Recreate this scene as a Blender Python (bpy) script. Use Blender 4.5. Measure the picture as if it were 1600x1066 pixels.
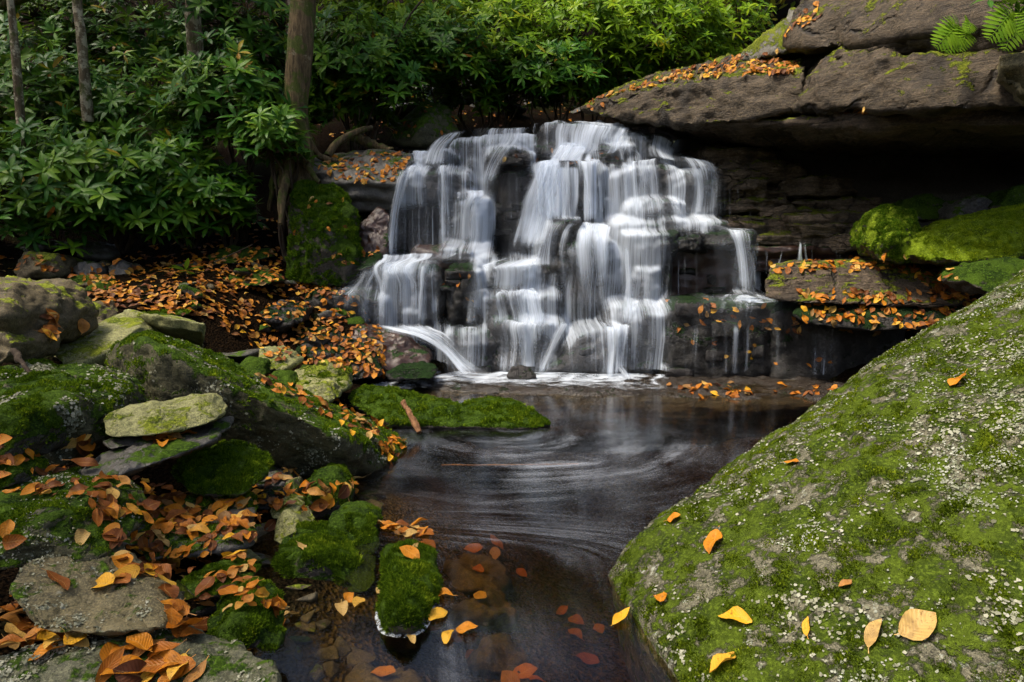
import bpy, bmesh, math, random
import numpy as np
from mathutils import Vector, Matrix, Quaternion
from mathutils.bvhtree import BVHTree

random.seed(7)
RNG = np.random.default_rng(7)
SC = bpy.context.scene
COL = SC.collection
for o in list(bpy.data.objects):
    bpy.data.objects.remove(o)

# ------------------------------------------------------------------ camera
F = 980.0            # focal length in photo pixels (photo 1600 x 1066)
H = 1.2              # eye height above the pool
PITCH = math.radians(8.9)
cam = bpy.data.cameras.new('camera')
cam.sensor_width = 36.0
cam.lens = F / 1600.0 * 36.0
cam.clip_start = 0.02
cam.clip_end = 500
camo = bpy.data.objects.new('camera', cam)
camo.location = (0, 0, H)
camo.rotation_euler = (math.pi / 2 - PITCH, 0, 0)
COL.objects.link(camo)
SC.camera = camo

# ------------------------------------------------------------------ light
SUN_EL, SUN_AZ = math.radians(63), math.radians(-108)    # azimuth from +Y towards +X
w = bpy.data.worlds.new('World')
SC.world = w
w.use_nodes = True
wn = w.node_tree.nodes
sky = wn.new('ShaderNodeTexSky')
sky.sky_type = 'NISHITA'
sky.sun_disc = False
sky.sun_elevation = SUN_EL
sky.sun_rotation = SUN_AZ
sky.air_density = 1.0
sky.dust_density = 5.0
sky.ozone_density = 0.6
wn['Background'].inputs['Strength'].default_value = 0.055
w.node_tree.links.new(sky.outputs[0], wn['Background'].inputs['Color'])
sun = bpy.data.lights.new('sun', 'SUN')
sun.energy = 1.5
sun.angle = math.radians(14)
sun.color = (1.0, 0.92, 0.78)
suno = bpy.data.objects.new('sun', sun)
sd = Vector((math.sin(SUN_AZ) * math.cos(SUN_EL), math.cos(SUN_AZ) * math.cos(SUN_EL), math.sin(SUN_EL)))
suno.rotation_euler = sd.to_track_quat('Z', 'Y').to_euler()
suno.location = (3, 3, 14)
COL.objects.link(suno)
vs = SC.view_settings
SC.display_settings.display_device = 'sRGB'
vs.view_transform = 'Standard'
vs.look = 'None'
vs.exposure = 1.95
vs.gamma = 1
SC.render.engine = 'CYCLES'
cy = SC.cycles
cy.use_denoising = True
cy.use_adaptive_sampling = True
cy.adaptive_threshold = 0.03
cy.max_bounces = 6
cy.diffuse_bounces = 2
cy.glossy_bounces = 2
cy.transmission_bounces = 4
cy.transparent_max_bounces = 22
cy.sample_clamp_indirect = 6
cy.caustics_reflective = False
cy.caustics_refractive = False

# ------------------------------------------------------------------ geometry helpers
CA, SA = math.cos(PITCH), math.sin(PITCH)
def P(px, py, d):
    """the point at ground distance d that the photo shows at (px, py)"""
    xc = (px - 800.0) / F
    yc = -(py - 533.0) / F
    t = d / (CA + yc * SA)
    return np.array((xc * t, d, H + (-SA + yc * CA) * t))
def ray(px, py):
    xc = (px - 800.0) / F
    yc = -(py - 533.0) / F
    return Vector((xc, CA + yc * SA, -SA + yc * CA)).normalized()
def project(p):
    v = np.asarray(p, float) - np.array((0, 0, H))
    fwd = v[..., 1] * CA - v[..., 2] * SA
    up = v[..., 1] * SA + v[..., 2] * CA
    return 800 + F * v[..., 0] / fwd, 533 - F * up / fwd, fwd

def _h(ix, iy, iz, seed):
    h = (ix.astype(np.uint32) * np.uint32(374761393) + iy.astype(np.uint32) * np.uint32(668265263)
         + iz.astype(np.uint32) * np.uint32(2147483647) + np.uint32((seed * 974634777 + 12345) & 0xffffffff))
    h = (h ^ (h >> np.uint32(13))) * np.uint32(1274126177)
    h = (h ^ (h >> np.uint32(15))) * np.uint32(2246822519)
    h = h ^ (h >> np.uint32(16))
    return h.astype(np.float64) / 4294967295.0
def vnoise(p, seed=0):
    p = np.asarray(p, float)
    i = np.floor(p).astype(np.int64)
    f = p - i
    u = f * f * f * (f * (f * 6 - 15) + 10)
    r = 0
    for dx in (0, 1):
        wx = u[:, 0] if dx else 1 - u[:, 0]
        for dy in (0, 1):
            wy = u[:, 1] if dy else 1 - u[:, 1]
            for dz in (0, 1):
                wz = u[:, 2] if dz else 1 - u[:, 2]
                r = r + wx * wy * wz * _h(i[:, 0] + dx, i[:, 1] + dy, i[:, 2] + dz, seed)
    return r * 2 - 1
def fbm(p, seed=0, octv=4, gain=0.5):
    r, a, q = 0, 1.0, np.asarray(p, float)
    for k in range(octv):
        r = r + a * vnoise(q + 17.3 * k, seed + k)
        a *= gain
        q = q * 2.03
    return r

_cs = {}
def cube_sphere(n):
    if n in _cs:
        return _cs[n]
    idx, verts, quads = {}, [], []
    def vid(p):
        k = tuple(np.round(p, 6))
        if k not in idx:
            idx[k] = len(verts); verts.append(p)
        return idx[k]
    g = np.tan(np.linspace(-math.pi / 4, math.pi / 4, n + 1))
    for ax in range(3):
        for s in (-1, 1):
            ids = np.zeros((n + 1, n + 1), int)
            for i in range(n + 1):
                for j in range(n + 1):
                    q = [0, 0, 0]
                    q[ax] = s; q[(ax + 1) % 3] = g[i] * s; q[(ax + 2) % 3] = g[j]
                    ids[i, j] = vid((q[0], q[1], q[2]))
            for i in range(n):
                for j in range(n):
                    quads.append((ids[i, j], ids[i + 1, j], ids[i + 1, j + 1], ids[i, j + 1]))
    V = np.array(verts, float)
    V /= np.linalg.norm(V, axis=1)[:, None]
    _cs[n] = (V, np.array(quads, np.int32))
    return _cs[n]

def mesh_np(name, V, Fc, smooth=True, uv=None, attrs=None):
    """V (N,3), Fc (M,k) -> mesh"""
    me = bpy.data.meshes.new(name)
    V = np.ascontiguousarray(V, np.float32); Fc = np.ascontiguousarray(Fc, np.int32)
    me.vertices.add(len(V)); me.vertices.foreach_set('co', V.ravel())
    k = Fc.shape[1]
    me.loops.add(Fc.size); me.loops.foreach_set('vertex_index', Fc.ravel())
    me.polygons.add(len(Fc))
    me.polygons.foreach_set('loop_start', np.arange(0, Fc.size, k, dtype=np.int32))
    me.polygons.foreach_set('loop_total', np.full(len(Fc), k, np.int32))
    if smooth:
        me.polygons.foreach_set('use_smooth', np.ones(len(Fc), bool))
    me.update(calc_edges=True)
    if uv is not None:
        l = me.uv_layers.new(name='UVMap')
        l.data.foreach_set('uv', np.ascontiguousarray(uv[Fc.ravel()], np.float32).ravel())
    for an, av in (attrs or {}).items():
        a = me.attributes.new(an, 'FLOAT', 'POINT')
        a.data.foreach_set('value', np.ascontiguousarray(av, np.float32))
    return me

def link(name, me, mat=None, parent=None, loc=None):
    o = bpy.data.objects.new(name, me)
    COL.objects.link(o)
    if mat is not None and me is not None and len(me.materials) == 0:
        me.materials.append(mat)
    if loc is not None:
        o.location = loc
    if parent is not None:
        o.parent = parent
    return o
def tag(o, label=None, cat=None, group=None, kind=None):
    if label: o['label'] = label
    if cat: o['category'] = cat
    if group: o['group'] = group
    if kind: o['kind'] = kind
    return o
def empty(name, loc, label, cat, group=None):
    o = bpy.data.objects.new(name, None)
    o.empty_display_size = 0.1
    o.location = loc
    COL.objects.link(o)
    return tag(o, label, cat, group)

BV, BF, BN = [], [], 0          # collision soup for dropping leaves
def collide(V, Fc):
    global BN
    BV.append(np.asarray(V, float)); BF.append(np.asarray(Fc, np.int64) + BN); BN += len(V)

def hull_planes(pts):
    bm = bmesh.new()
    for p in pts:
        bm.verts.new(p)
    bmesh.ops.convex_hull(bm, input=bm.verts)
    bm.normal_update()
    pl = []
    cc = np.mean(pts, axis=0)
    for f in bm.faces:
        if f.calc_area() < 1e-6:
            continue
        n = np.array(f.normal); d = float(np.dot(n, np.array(f.verts[0].co)))
        if np.dot(n, cc) > d:
            n, d = -n, -d
        if any(np.dot(n, q[0]) > 0.992 and abs(d - q[1]) < 0.03 for q in pl):
            continue
        pl.append((n, d))
    bm.free()
    return np.array([q[0] for q in pl]), np.array([q[1] for q in pl])

def hull_verts(pts, n=24, p=14, amp=0.02, freq=5.0, strata=0.0, sfreq=14.0, seed=0, fine=0.35, chip=0.0):
    """a rounded, weathered polyhedron round the given corner points"""
    pts = np.array(pts, float)
    N, D = hull_planes(pts)
    c = (pts.max(0) + pts.min(0)) / 2
    c = 0.5 * c + 0.5 * pts.mean(0)
    dd = D - N @ c
    dd = np.maximum(dd, 0.01)
    half = (pts.max(0) - pts.min(0)) / 2
    U, Q = cube_sphere(n)
    dirs = U * half
    dirs /= np.linalg.norm(dirs, axis=1)[:, None]
    a = np.maximum(dirs @ N.T, 0) / dd
    m = a.max(1)[:, None]
    wgt = (a / m) ** p
    r = 1.0 / (m[:, 0] * wgt.sum(1) ** (1.0 / p))
    V = c + dirs * r[:, None]
    nn = wgt @ N
    nn /= np.linalg.norm(nn, axis=1)[:, None]
    disp = amp * fbm(V * freq, seed, 3) + amp * fine * fbm(V * freq * 5.1, seed + 9, 3)
    if chip:
        q = vnoise(V * freq * 0.8 + 5, seed + 31)
        disp = disp - chip * np.clip(np.abs(q) * 2.2 - 0.9, 0, 1)
    if strata:
        q = V * np.array((0.9, 0.9, sfreq)) + 0.7 * fbm(V * 2, seed + 3, 2)[:, None] * np.array((0, 0, 1))
        s = vnoise(q, seed + 5)
        disp = disp + strata * np.clip(s * 2.5, -1, 1) * (1 - np.abs(nn[:, 2])) 
    V = V + nn * disp[:, None]
    return V, Q

def rock_obj(name, V, Q, mat, parent=None, hit=True):
    lo, hi = V.min(0), V.max(0)
    base = np.array(((lo[0] + hi[0]) / 2, (lo[1] + hi[1]) / 2, lo[2]))
    off = np.zeros(3) if parent is None else np.array(parent.location)
    me = mesh_np(name, V - base, Q)
    o = link(name, me, mat, parent, tuple(base - off))
    if hit:
        collide(V, Q)
    return o

# ------------------------------------------------------------------ material helpers
class NT:
    def __init__(s, name):
        s.m = bpy.data.materials.new(name)
        s.m.use_nodes = True
        s.t = s.m.node_tree
        s.t.nodes.clear()
        s.out = s.t.nodes.new('ShaderNodeOutputMaterial')
    def n(s, typ, **kw):
        nd = s.t.nodes.new('ShaderNode' + typ)
        for k, v in kw.items():
            setattr(nd, k, v)
        return nd
    def l(s, a, b):
        s.t.links.new(a, b)
    def put(s, sock, v):
        if hasattr(v, 'is_output'):
            s.l(v, sock)
        elif isinstance(v, (tuple, list)) and len(v) == 3 and sock.type == 'RGBA':
            sock.default_value = (*v, 1)
        else:
            sock.default_value = v
    def math(s, op, a, b=0.0, c=0.0, clamp=False):
        nd = s.n('Math', operation=op, use_clamp=clamp)
        s.put(nd.inputs[0], a); s.put(nd.inputs[1], b)
        if op in ('MULTIPLY_ADD', 'SMOOTH_MIN', 'SMOOTH_MAX'):
            s.put(nd.inputs[2], c)
        return nd.outputs[0]
    def noise(s, vec, scale, detail=4, rough=0.55, dist=0.0):
        nd = s.n('TexNoise')
        if vec is not None: s.l(vec, nd.inputs['Vector'])
        nd.inputs['Scale'].default_value = scale
        nd.inputs['Detail'].default_value = detail
        nd.inputs['Roughness'].default_value = rough
        nd.inputs['Distortion'].default_value = dist
        return nd.outputs[0]
    def vor(s, vec, scale, feature='F1'):
        nd = s.n('TexVoronoi', feature=feature)
        s.l(vec, nd.inputs['Vector'])
        nd.inputs['Scale'].default_value = scale
        return nd.outputs[0]
    def mapr(s, v, a, b, c=0.0, d=1.0, smooth=True):
        nd = s.n('MapRange')
        if smooth: nd.interpolation_type = 'SMOOTHSTEP'
        s.put(nd.inputs[0], v)
        for i, x in enumerate((a, b, c, d)):
            s.put(nd.inputs[1 + i], x)
        return nd.outputs[0]
    def mix(s, f, a, b, blend='MIX'):
        nd = s.n('Mix', data_type='RGBA', blend_type=blend)
        s.put(nd.inputs[0], f); s.put(nd.inputs[6], a); s.put(nd.inputs[7], b)
        return nd.outputs[2]
    def mul(s, vec, xyz):
        nd = s.n('VectorMath', operation='MULTIPLY')
        s.l(vec, nd.inputs[0]); nd.inputs[1].default_value = xyz
        return nd.outputs[0]
    def ramp(s, f, stops, interp='LINEAR'):
        nd = s.n('ValToRGB')
        cr = nd.color_ramp
        cr.interpolation = interp
        while len(cr.elements) < len(stops):
            cr.elements.new(0.5)
        for e, (p, c) in zip(cr.elements, stops):
            e.position = p; e.color = (*c, 1)
        s.l(f, nd.inputs[0])
        return nd.outputs[0]
    def bump(s, h, strength, dist=0.02, nrm=None):
        nd = s.n('Bump')
        s.l(h, nd.inputs['Height'])
        nd.inputs['Strength'].default_value = strength
        nd.inputs['Distance'].default_value = dist
        if nrm is not None: s.l(nrm, nd.inputs['Normal'])
        return nd.outputs[0]
    def bsdf(s, col, rough=0.8, spec=0.3, nrm=None, **kw):
        b = s.n('BsdfPrincipled')
        s.put(b.inputs['Base Color'], col)
        s.put(b.inputs['Roughness'], rough)
        s.put(b.inputs['Specular IOR Level'], spec)
        if nrm is not None: s.l(nrm, b.inputs['Normal'])
        for k, v in kw.items():
            s.put(b.inputs[k], v)
        return b.outputs[0]
    def done(s, sh):
        s.l(sh, s.out.inputs['Surface'])
        return s.m

def rock_mat(name, c0, c1, moss=0.0, mcol=((0.035, 0.075, 0.008), (0.09, 0.15, 0.012)), lichen=0.0,
             lcol=(0.42, 0.44, 0.36), rough=0.75, spec=0.35, grain=60.0, bump=0.5, layered=0.0, up=0.55, cracks=0.0, patch=1.0):
    """stone with procedural grain; moss gathers on faces that look up, lichen in crusty patches"""
    t = NT(name)
    geo = t.n('NewGeometry')
    pos = geo.outputs['Position']
    sep = t.n('SeparateXYZ'); t.l(geo.outputs['Normal'], sep.inputs[0])
    n1 = t.noise(pos, 3.1, 5, 0.6)
    n2 = t.noise(pos, 13.0, 5, 0.65)
    n3 = t.noise(pos, grain, 4, 0.7)
    n4 = t.noise(pos, 210.0, 3, 0.6)
    v = t.math('ADD', t.math('MULTIPLY', n1, 0.5), t.math('MULTIPLY', n2, 0.5))
    col = t.mix(t.mapr(v, 0.34, 0.66), c0, c1)
    col = t.mix(t.mapr(n3, 0.42, 0.74), col, t.mix(0.25, c1, tuple(min(.6, 2.4 * x) for x in c1)))
    col = t.mix(t.mapr(n3, 0.44, 0.28, 0, 0.65), col, (0.012, 0.011, 0.009))
    col = t.mix(t.mapr(n4, .5, .7, 0, .55), col, tuple(min(.7, 2.2 * x) for x in c1))
    col = t.mix(t.mapr(n4, .46, .3, 0, .7), col, (0.010, 0.009, 0.006))
    hgt = t.math('ADD', t.math('MULTIPLY', n2, 0.6), t.math('ADD', t.math('MULTIPLY', n3, 0.3), t.math('MULTIPLY', n4, 0.12)))
    if layered:
        lv = t.mul(pos, (1.2, 1.2, 26.0))
        nl = t.noise(lv, 1.6, 4, 0.6, 0.4)
        col = t.mix(t.mapr(nl, 0.52, 0.36, 0, layered), col, (0.014, 0.012, 0.010))
        hgt = t.math('ADD', hgt, t.math('MULTIPLY', nl, 0.9))
    if cracks:
        ns = t.noise(t.mul(pos, (5.0, 5.0, 30.0)), 1.0, 5, .7, .5)
        ng = t.noise(t.mul(pos, (22.0, 22.0, 60.0)), 1.0, 4, .7)
        col = t.mix(t.mapr(ns, .56, .40, 0, .5), col, (0.012, 0.009, 0.006))
        col = t.mix(t.mapr(ng, .50, .70, 0, .6), col, tuple(min(.6, 1.9 * x) for x in c1))
        st = t.noise(t.mul(pos, (3.0, 3.0, .5)), 1.0, 4, .6)
        col = t.mix(t.mapr(st, .54, .66, 0, .6), col, (0.012, 0.010, 0.008))
        hgt = t.math('ADD', hgt, t.math('ADD', t.math('MULTIPLY', ns, .55), t.math('MULTIPLY', ng, .5)))
        wv = t.n('VectorMath', operation='ADD'); t.l(pos, wv.inputs[0])
        dn_ = t.n('TexNoise'); t.l(pos, dn_.inputs['Vector']); dn_.inputs['Scale'].default_value = 2.0; dn_.inputs['Detail'].default_value = 4
        sc2 = t.n('VectorMath', operation='SCALE'); t.l(dn_.outputs[1], sc2.inputs[0]); sc2.inputs['Scale'].default_value = .55
        t.l(sc2.outputs[0], wv.inputs[1])
        cv = t.vor(t.mul(wv.outputs[0], (1.0, 1.0, 2.6)), cracks, 'DISTANCE_TO_EDGE')
        cm = t.math('MULTIPLY', t.mapr(cv, .03, .0), t.mapr(n1, .42, .56))
        col = t.mix(t.math('MULTIPLY', cm, .8), col, (0.008, 0.007, 0.006))
        hgt = t.math('SUBTRACT', hgt, t.math('MULTIPLY', cm, 1.6))
    rg = rough
    if lichen > 0:
        ln = t.noise(pos, 9.0 * patch, 6, 0.74, 0.6)
        lf = t.noise(pos, 60.0, 3, 0.6)
        lm = t.mapr(t.math('ADD', t.math('MULTIPLY', ln, 0.75), t.math('MULTIPLY', lf, 0.25)), 0.68 - 0.2 * lichen, 0.74 - 0.2 * lichen)
        lc = t.mix(t.mapr(t.noise(pos, 30.0, 2), 0.35, 0.65), lcol, tuple(x * 0.62 for x in lcol))
        col = t.mix(t.math('MULTIPLY', lm, 0.9), col, lc)
    if moss > 0:
        m1 = t.noise(pos, 4.2 * patch, 6, 0.68, 0.3)
        m2 = t.noise(pos, 28.0, 3, 0.65)
        mk = t.math('ADD', t.math('MULTIPLY', sep.outputs['Z'], up), t.math('MULTIPLY', t.math('SUBTRACT', m1, 0.5), 2.2))
        mk = t.math('ADD', mk, t.math('MULTIPLY', t.math('SUBTRACT', m2, 0.5), 1.0))
        mk = t.mapr(mk, 0.62 - moss, 0.82 - moss)
        mc = t.mix(t.mapr(t.noise(pos, 7.0, 4, 0.6), 0.36, 0.62), mcol[0], mcol[1])
        mc = t.mix(t.mapr(t.noise(pos, 90.0, 2, 0.6), 0.45, 0.75), mc, tuple(min(1, x * 1.7) for x in mcol[1]))
        col = t.mix(mk, col, mc)
        hgt = t.math('ADD', hgt, t.math('MULTIPLY', mk, t.math('MULTIPLY_ADD', t.noise(pos, 85.0, 3, 0.7), 0.9, 0.25)))
        rg = t.math('MULTIPLY_ADD', mk, 0.95 - rough, rough)
        sp = t.math('MULTIPLY_ADD', mk, 0.08 - spec, spec)
    else:
        sp = spec
    nm = t.bump(hgt, bump, 0.03)
    return t.done(t.bsdf(col, rg, sp, nm))

M = {}
MG = ((0.014, 0.030, 0.004), (0.045, 0.080, 0.007))      # moss greens
MY = ((0.05, 0.07, 0.008), (0.15, 0.17, 0.018))         # yellowish moss
MD = ((0.008, 0.020, 0.006), (0.020, 0.042, 0.012))     # dark wet moss
M['wet'] = rock_mat('wet_black_rock', (0.007, 0.006, 0.006), (0.026, 0.022, 0.020), 0.16, MD, bump=1.0, rough=0.42, spec=0.32, up=0.75)
M['wetmoss'] = rock_mat('wet_mossy_rock', (0.008, 0.008, 0.007), (0.026, 0.023, 0.020), 0.40, MD, bump=1.2, grain=40, rough=0.46, spec=0.28, up=0.6)
M['shelf'] = rock_mat('wet_shelf_rock', (0.007, 0.006, 0.005), (0.030, 0.022, 0.016), 0.06, MD, bump=1.0, rough=0.25, spec=0.5, up=0.35)
M['wetred'] = rock_mat('wet_red_rock', (0.014, 0.007, 0.005), (0.046, 0.020, 0.013), 0.10, MD, rough=0.32, spec=0.5)
M['cliff'] = rock_mat('brown_cliff_rock', (0.028, 0.019, 0.012), (0.092, 0.066, 0.042), 0.03, MY, rough=0.7, spec=0.3, layered=0.4, grain=60, bump=0.9, up=0.8, cracks=1.3)
M['overhang'] = rock_mat('weathered_overhang_rock', (0.022, 0.016, 0.009), (0.076, 0.055, 0.033), 0.02, MY, lichen=0.3, lcol=(0.105, 0.088, 0.06), rough=0.7, spec=0.3, layered=0.0, grain=42, bump=1.0, up=0.9, cracks=0.5)
M['wallrock'] = rock_mat('layered_wall_rock', (0.050, 0.035, 0.021), (0.175, 0.125, 0.078), 0.03, MY, rough=0.5, spec=0.4, layered=0.4, grain=60, bump=1.0, up=0.8, cracks=1.3)
M['mossyover'] = rock_mat('mossy_overhang_rock', (0.060, 0.055, 0.045), (0.150, 0.140, 0.115), 0.32, MY, lichen=0.4, lcol=(0.25, 0.27, 0.23), bump=0.9, up=0.9)
M['boulder'] = rock_mat('mossy_boulder', (0.020, 0.020, 0.009), (0.066, 0.060, 0.027), 0.46, MG, patch=1.8, lichen=0.42, lcol=(0.24, 0.23, 0.16), bump=0.8, up=0.55)
M['bigmoss'] = rock_mat('foreground_boulder', (0.040, 0.036, 0.020), (0.12, 0.11, 0.070), 0.62, ((0.026, 0.042, 0.005), (0.070, 0.100, 0.009)), lichen=0.62, lcol=(0.42, 0.44, 0.35), bump=0.9, up=0.22, patch=2.2)
M['yellow'] = rock_mat('yellow_green_stone', (0.075, 0.075, 0.028), (0.20, 0.195, 0.075), 0.20, MY, bump=0.6, up=0.5)
M['mossall'] = rock_mat('moss_covered_stone', (0.020, 0.018, 0.014), (0.060, 0.050, 0.038), 0.70, MG, bump=0.9, up=0.75)
M['brightmoss'] = rock_mat('bright_moss_cushion', (0.03, 0.028, 0.02), (0.07, 0.06, 0.04), 0.95, ((0.05, 0.08, 0.006), (0.16, 0.22, 0.012)), bump=1.0, up=0.6)
M['dark'] = rock_mat('dark_damp_stone', (0.018, 0.016, 0.014), (0.060, 0.054, 0.044), 0.12, MG, rough=0.5, spec=0.45, up=0.6)
M['brown'] = rock_mat('brown_stone', (0.035, 0.026, 0.012), (0.095, 0.072, 0.034), 0.26, MY, lichen=0.25, lcol=(0.17, 0.165, 0.10), up=0.5)
M['pale'] = rock_mat('pale_lichen_stone', (0.036, 0.032, 0.015), (0.120, 0.098, 0.046), 0.24, MG, patch=2.0, lichen=0.5, lcol=(0.27, 0.26, 0.19), up=0.35)
M['speckle'] = rock_mat('speckled_stone', (0.028, 0.030, 0.015), (0.090, 0.088, 0.048), 0.26, MG, patch=3.0, lichen=0.62, lcol=(0.22, 0.225, 0.15), grain=45, up=0.4)
M['bed'] = rock_mat('stream_bed_stone', (0.026, 0.021, 0.011), (0.085, 0.066, 0.032), 0.0, rough=0.6)

def ground_mat():
    t = NT('leaf_litter_soil')
    pos = t.n('NewGeometry').outputs['Position']
    n1 = t.noise(pos, 2.0, 5); n2 = t.noise(pos, 35.0, 5, 0.7)
    col = t.mix(t.mapr(n2, 0.35, 0.7), (0.004, 0.003, 0.002), (0.020, 0.011, 0.005))  # soil taken near black, putting the shade behind the shrubs into its colour
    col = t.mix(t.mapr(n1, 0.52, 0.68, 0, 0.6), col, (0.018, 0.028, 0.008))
    v = t.vor(pos, 60.0)
    sz = t.n('SeparateXYZ'); t.l(pos, sz.inputs[0])
    sand = t.mix(t.mapr(n2, .35, .68), (0.042, 0.031, 0.012), (0.175, 0.125, 0.050))
    col = t.mix(t.mapr(sz.outputs[2], .03, -.04), col, sand)
    col = t.mix(t.mapr(v, 0.5, 0.2, 0, 0.3), col, (0.05, 0.028, 0.012))
    return t.done(t.bsdf(col, 1.0, 0.02, t.bump(t.math('ADD', t.math('ADD', n2, v), t.math('MULTIPLY', n1, 3.0)), 1.0, 0.05)))
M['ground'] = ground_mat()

# ------------------------------------------------------------------ ground
CTRL = np.array([
    (0.2,3.9,-.55),(0.8,3.2,-.5),(0,2.6,-.34),(-.15,2.0,-.24),(0.25,1.6,-.24),(0,1,-.25),(0,0,-.3),(0,-3,-.35),(1,4.5,-.4),(0,4.7,-.4),
    (-.6,4.4,-.35),(-.7,3.7,-.2),(-.35,3.1,-.2),(1.5,3.5,-.35),(.6,2.4,-.4),(.9,1.8,-.35),(-.35,2.45,-.16),(-.3,1.6,-.16),
    (-.65,2.14,-.02),(-.52,1.8,-.07),(-.5,1.4,-.1),(-.75,2.6,-.04),(-.75,2.95,-.04),(-.9,2.3,-.015),(-.85,1.8,.02),(-.8,1.4,.06),(-1.2,1.9,.05),
    (-1.2,1.4,.12),(-1.6,1.5,.18),(-1.5,2.3,.06),(-1.6,3,.15),(-2.2,2.2,.18),(-2.2,3.2,.3),(-1.0,3.3,-.03),(-1.2,4.0,.02),(-1.0,4.6,.0),
    (-2,4.2,.34),(-3,4,.62),(-4,3,.75),(-4,1,.6),(-2,-1,.4),(-5,-2,.8),(-1.1,.6,.2),
    (-2.55,5,.80),(-1.73,5.3,.42),(-2.5,6.2,1.03),(-3.5,5.3,.88),(-4.15,5.5,.86),(-1.4,5.6,.45),(-1.9,4.9,.3),(-1.3,5,.06),(-3.1,5.8,.95),(-2,5.8,.7),
    (-5,7,1.5),(-3,7.2,1.4),(-2.2,7.3,1.4),(-1.6,7.6,1.7),(-4,9,2.5),(-2,9,2.7),(0,8.6,2.3),(1,8.6,2.3),(-.5,7.9,2.0),(1,7.9,2.0),(2,8.5,2.2),(3,8,1.8),
    (-6,12,4.3),(-2,12,4.2),(1,12,3.6),(4,12,4.2),(0,18,6.6),(6,18,7.5),(-8,18,8),(0,30,13),(12,30,14),(-14,30,14),(-12,10,5),(-10,3,2.5),
    (-.5,6.2,-.4),(.5,6.2,-.4),(1.5,6.2,-.4),(2.5,6.0,-.3),(0,6.9,.2),(1,6.9,.2),(2,6.9,.2),
    (3,5.5,0.1),(4,5,.3),(2.5,4,-.1),(4,3,.2),(3,2,.1),(5,1,.3),(2,-1,-.1),(4,-3,.5),(9,3,1.5),(9,8,3),(5,7,.6),(3.5,7,.3),(10,-5,2),
    (-30,-30,4),(30,-30,4),(0,-30,1),(-35,10,9),(35,10,9),(-30,42,18),(30,42,18),(0,42,18)], float)
def _mq(x, y):
    return np.sqrt((x[..., None] - CTRL[:, 0]) ** 2 + (y[..., None] - CTRL[:, 1]) ** 2 + 0.02)
_A = np.zeros((len(CTRL) + 3, len(CTRL) + 3))
_A[:-3, :-3] = _mq(CTRL[:, 0], CTRL[:, 1]); _A[:-3, :-3] += np.eye(len(CTRL)) * 0.02
_A[:-3, -3] = 1; _A[:-3, -2:] = CTRL[:, :2]; _A[-3:, :-3] = _A[:-3, -3:].T
_W = np.linalg.solve(_A, np.concatenate((CTRL[:, 2], (0, 0, 0))))
def terrain_z(x, y):
    x = np.asarray(x, float); y = np.asarray(y, float)
    z = _mq(x, y) @ _W[:-3] + _W[-3] + _W[-2] * x + _W[-1] * y
    q = np.stack((x, y, 0 * x), -1).reshape(-1, 3)
    near = np.clip(1.5 - np.abs(y.ravel() - 4) / 10, 0.3, 1)
    return z + (near * (0.018 * fbm(q * 4, 3, 4) + 0.07 * (np.abs(y.ravel()) > 6.5) * fbm(q * 1.1, 4, 3))).reshape(z.shape)
def grid_faces(nx, ny):
    i = np.arange(nx - 1)[:, None] * ny + np.arange(ny - 1)[None, :]
    return np.stack((i, i + ny, i + ny + 1, i + 1), -1).reshape(-1, 4)
g = np.linspace(-1, 1, 220)
gx = 5.5 * g + 32 * g ** 5
gy = 4 + 6.0 * g + 34 * g ** 5
X, Y = np.meshgrid(gx, gy, indexing='ij')
GV = np.stack((X, Y, terrain_z(X, Y)), -1).reshape(-1, 3)
GF = grid_faces(220, 220)
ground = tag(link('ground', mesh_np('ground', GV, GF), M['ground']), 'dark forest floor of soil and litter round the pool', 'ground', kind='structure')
collide(GV, GF)

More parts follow.
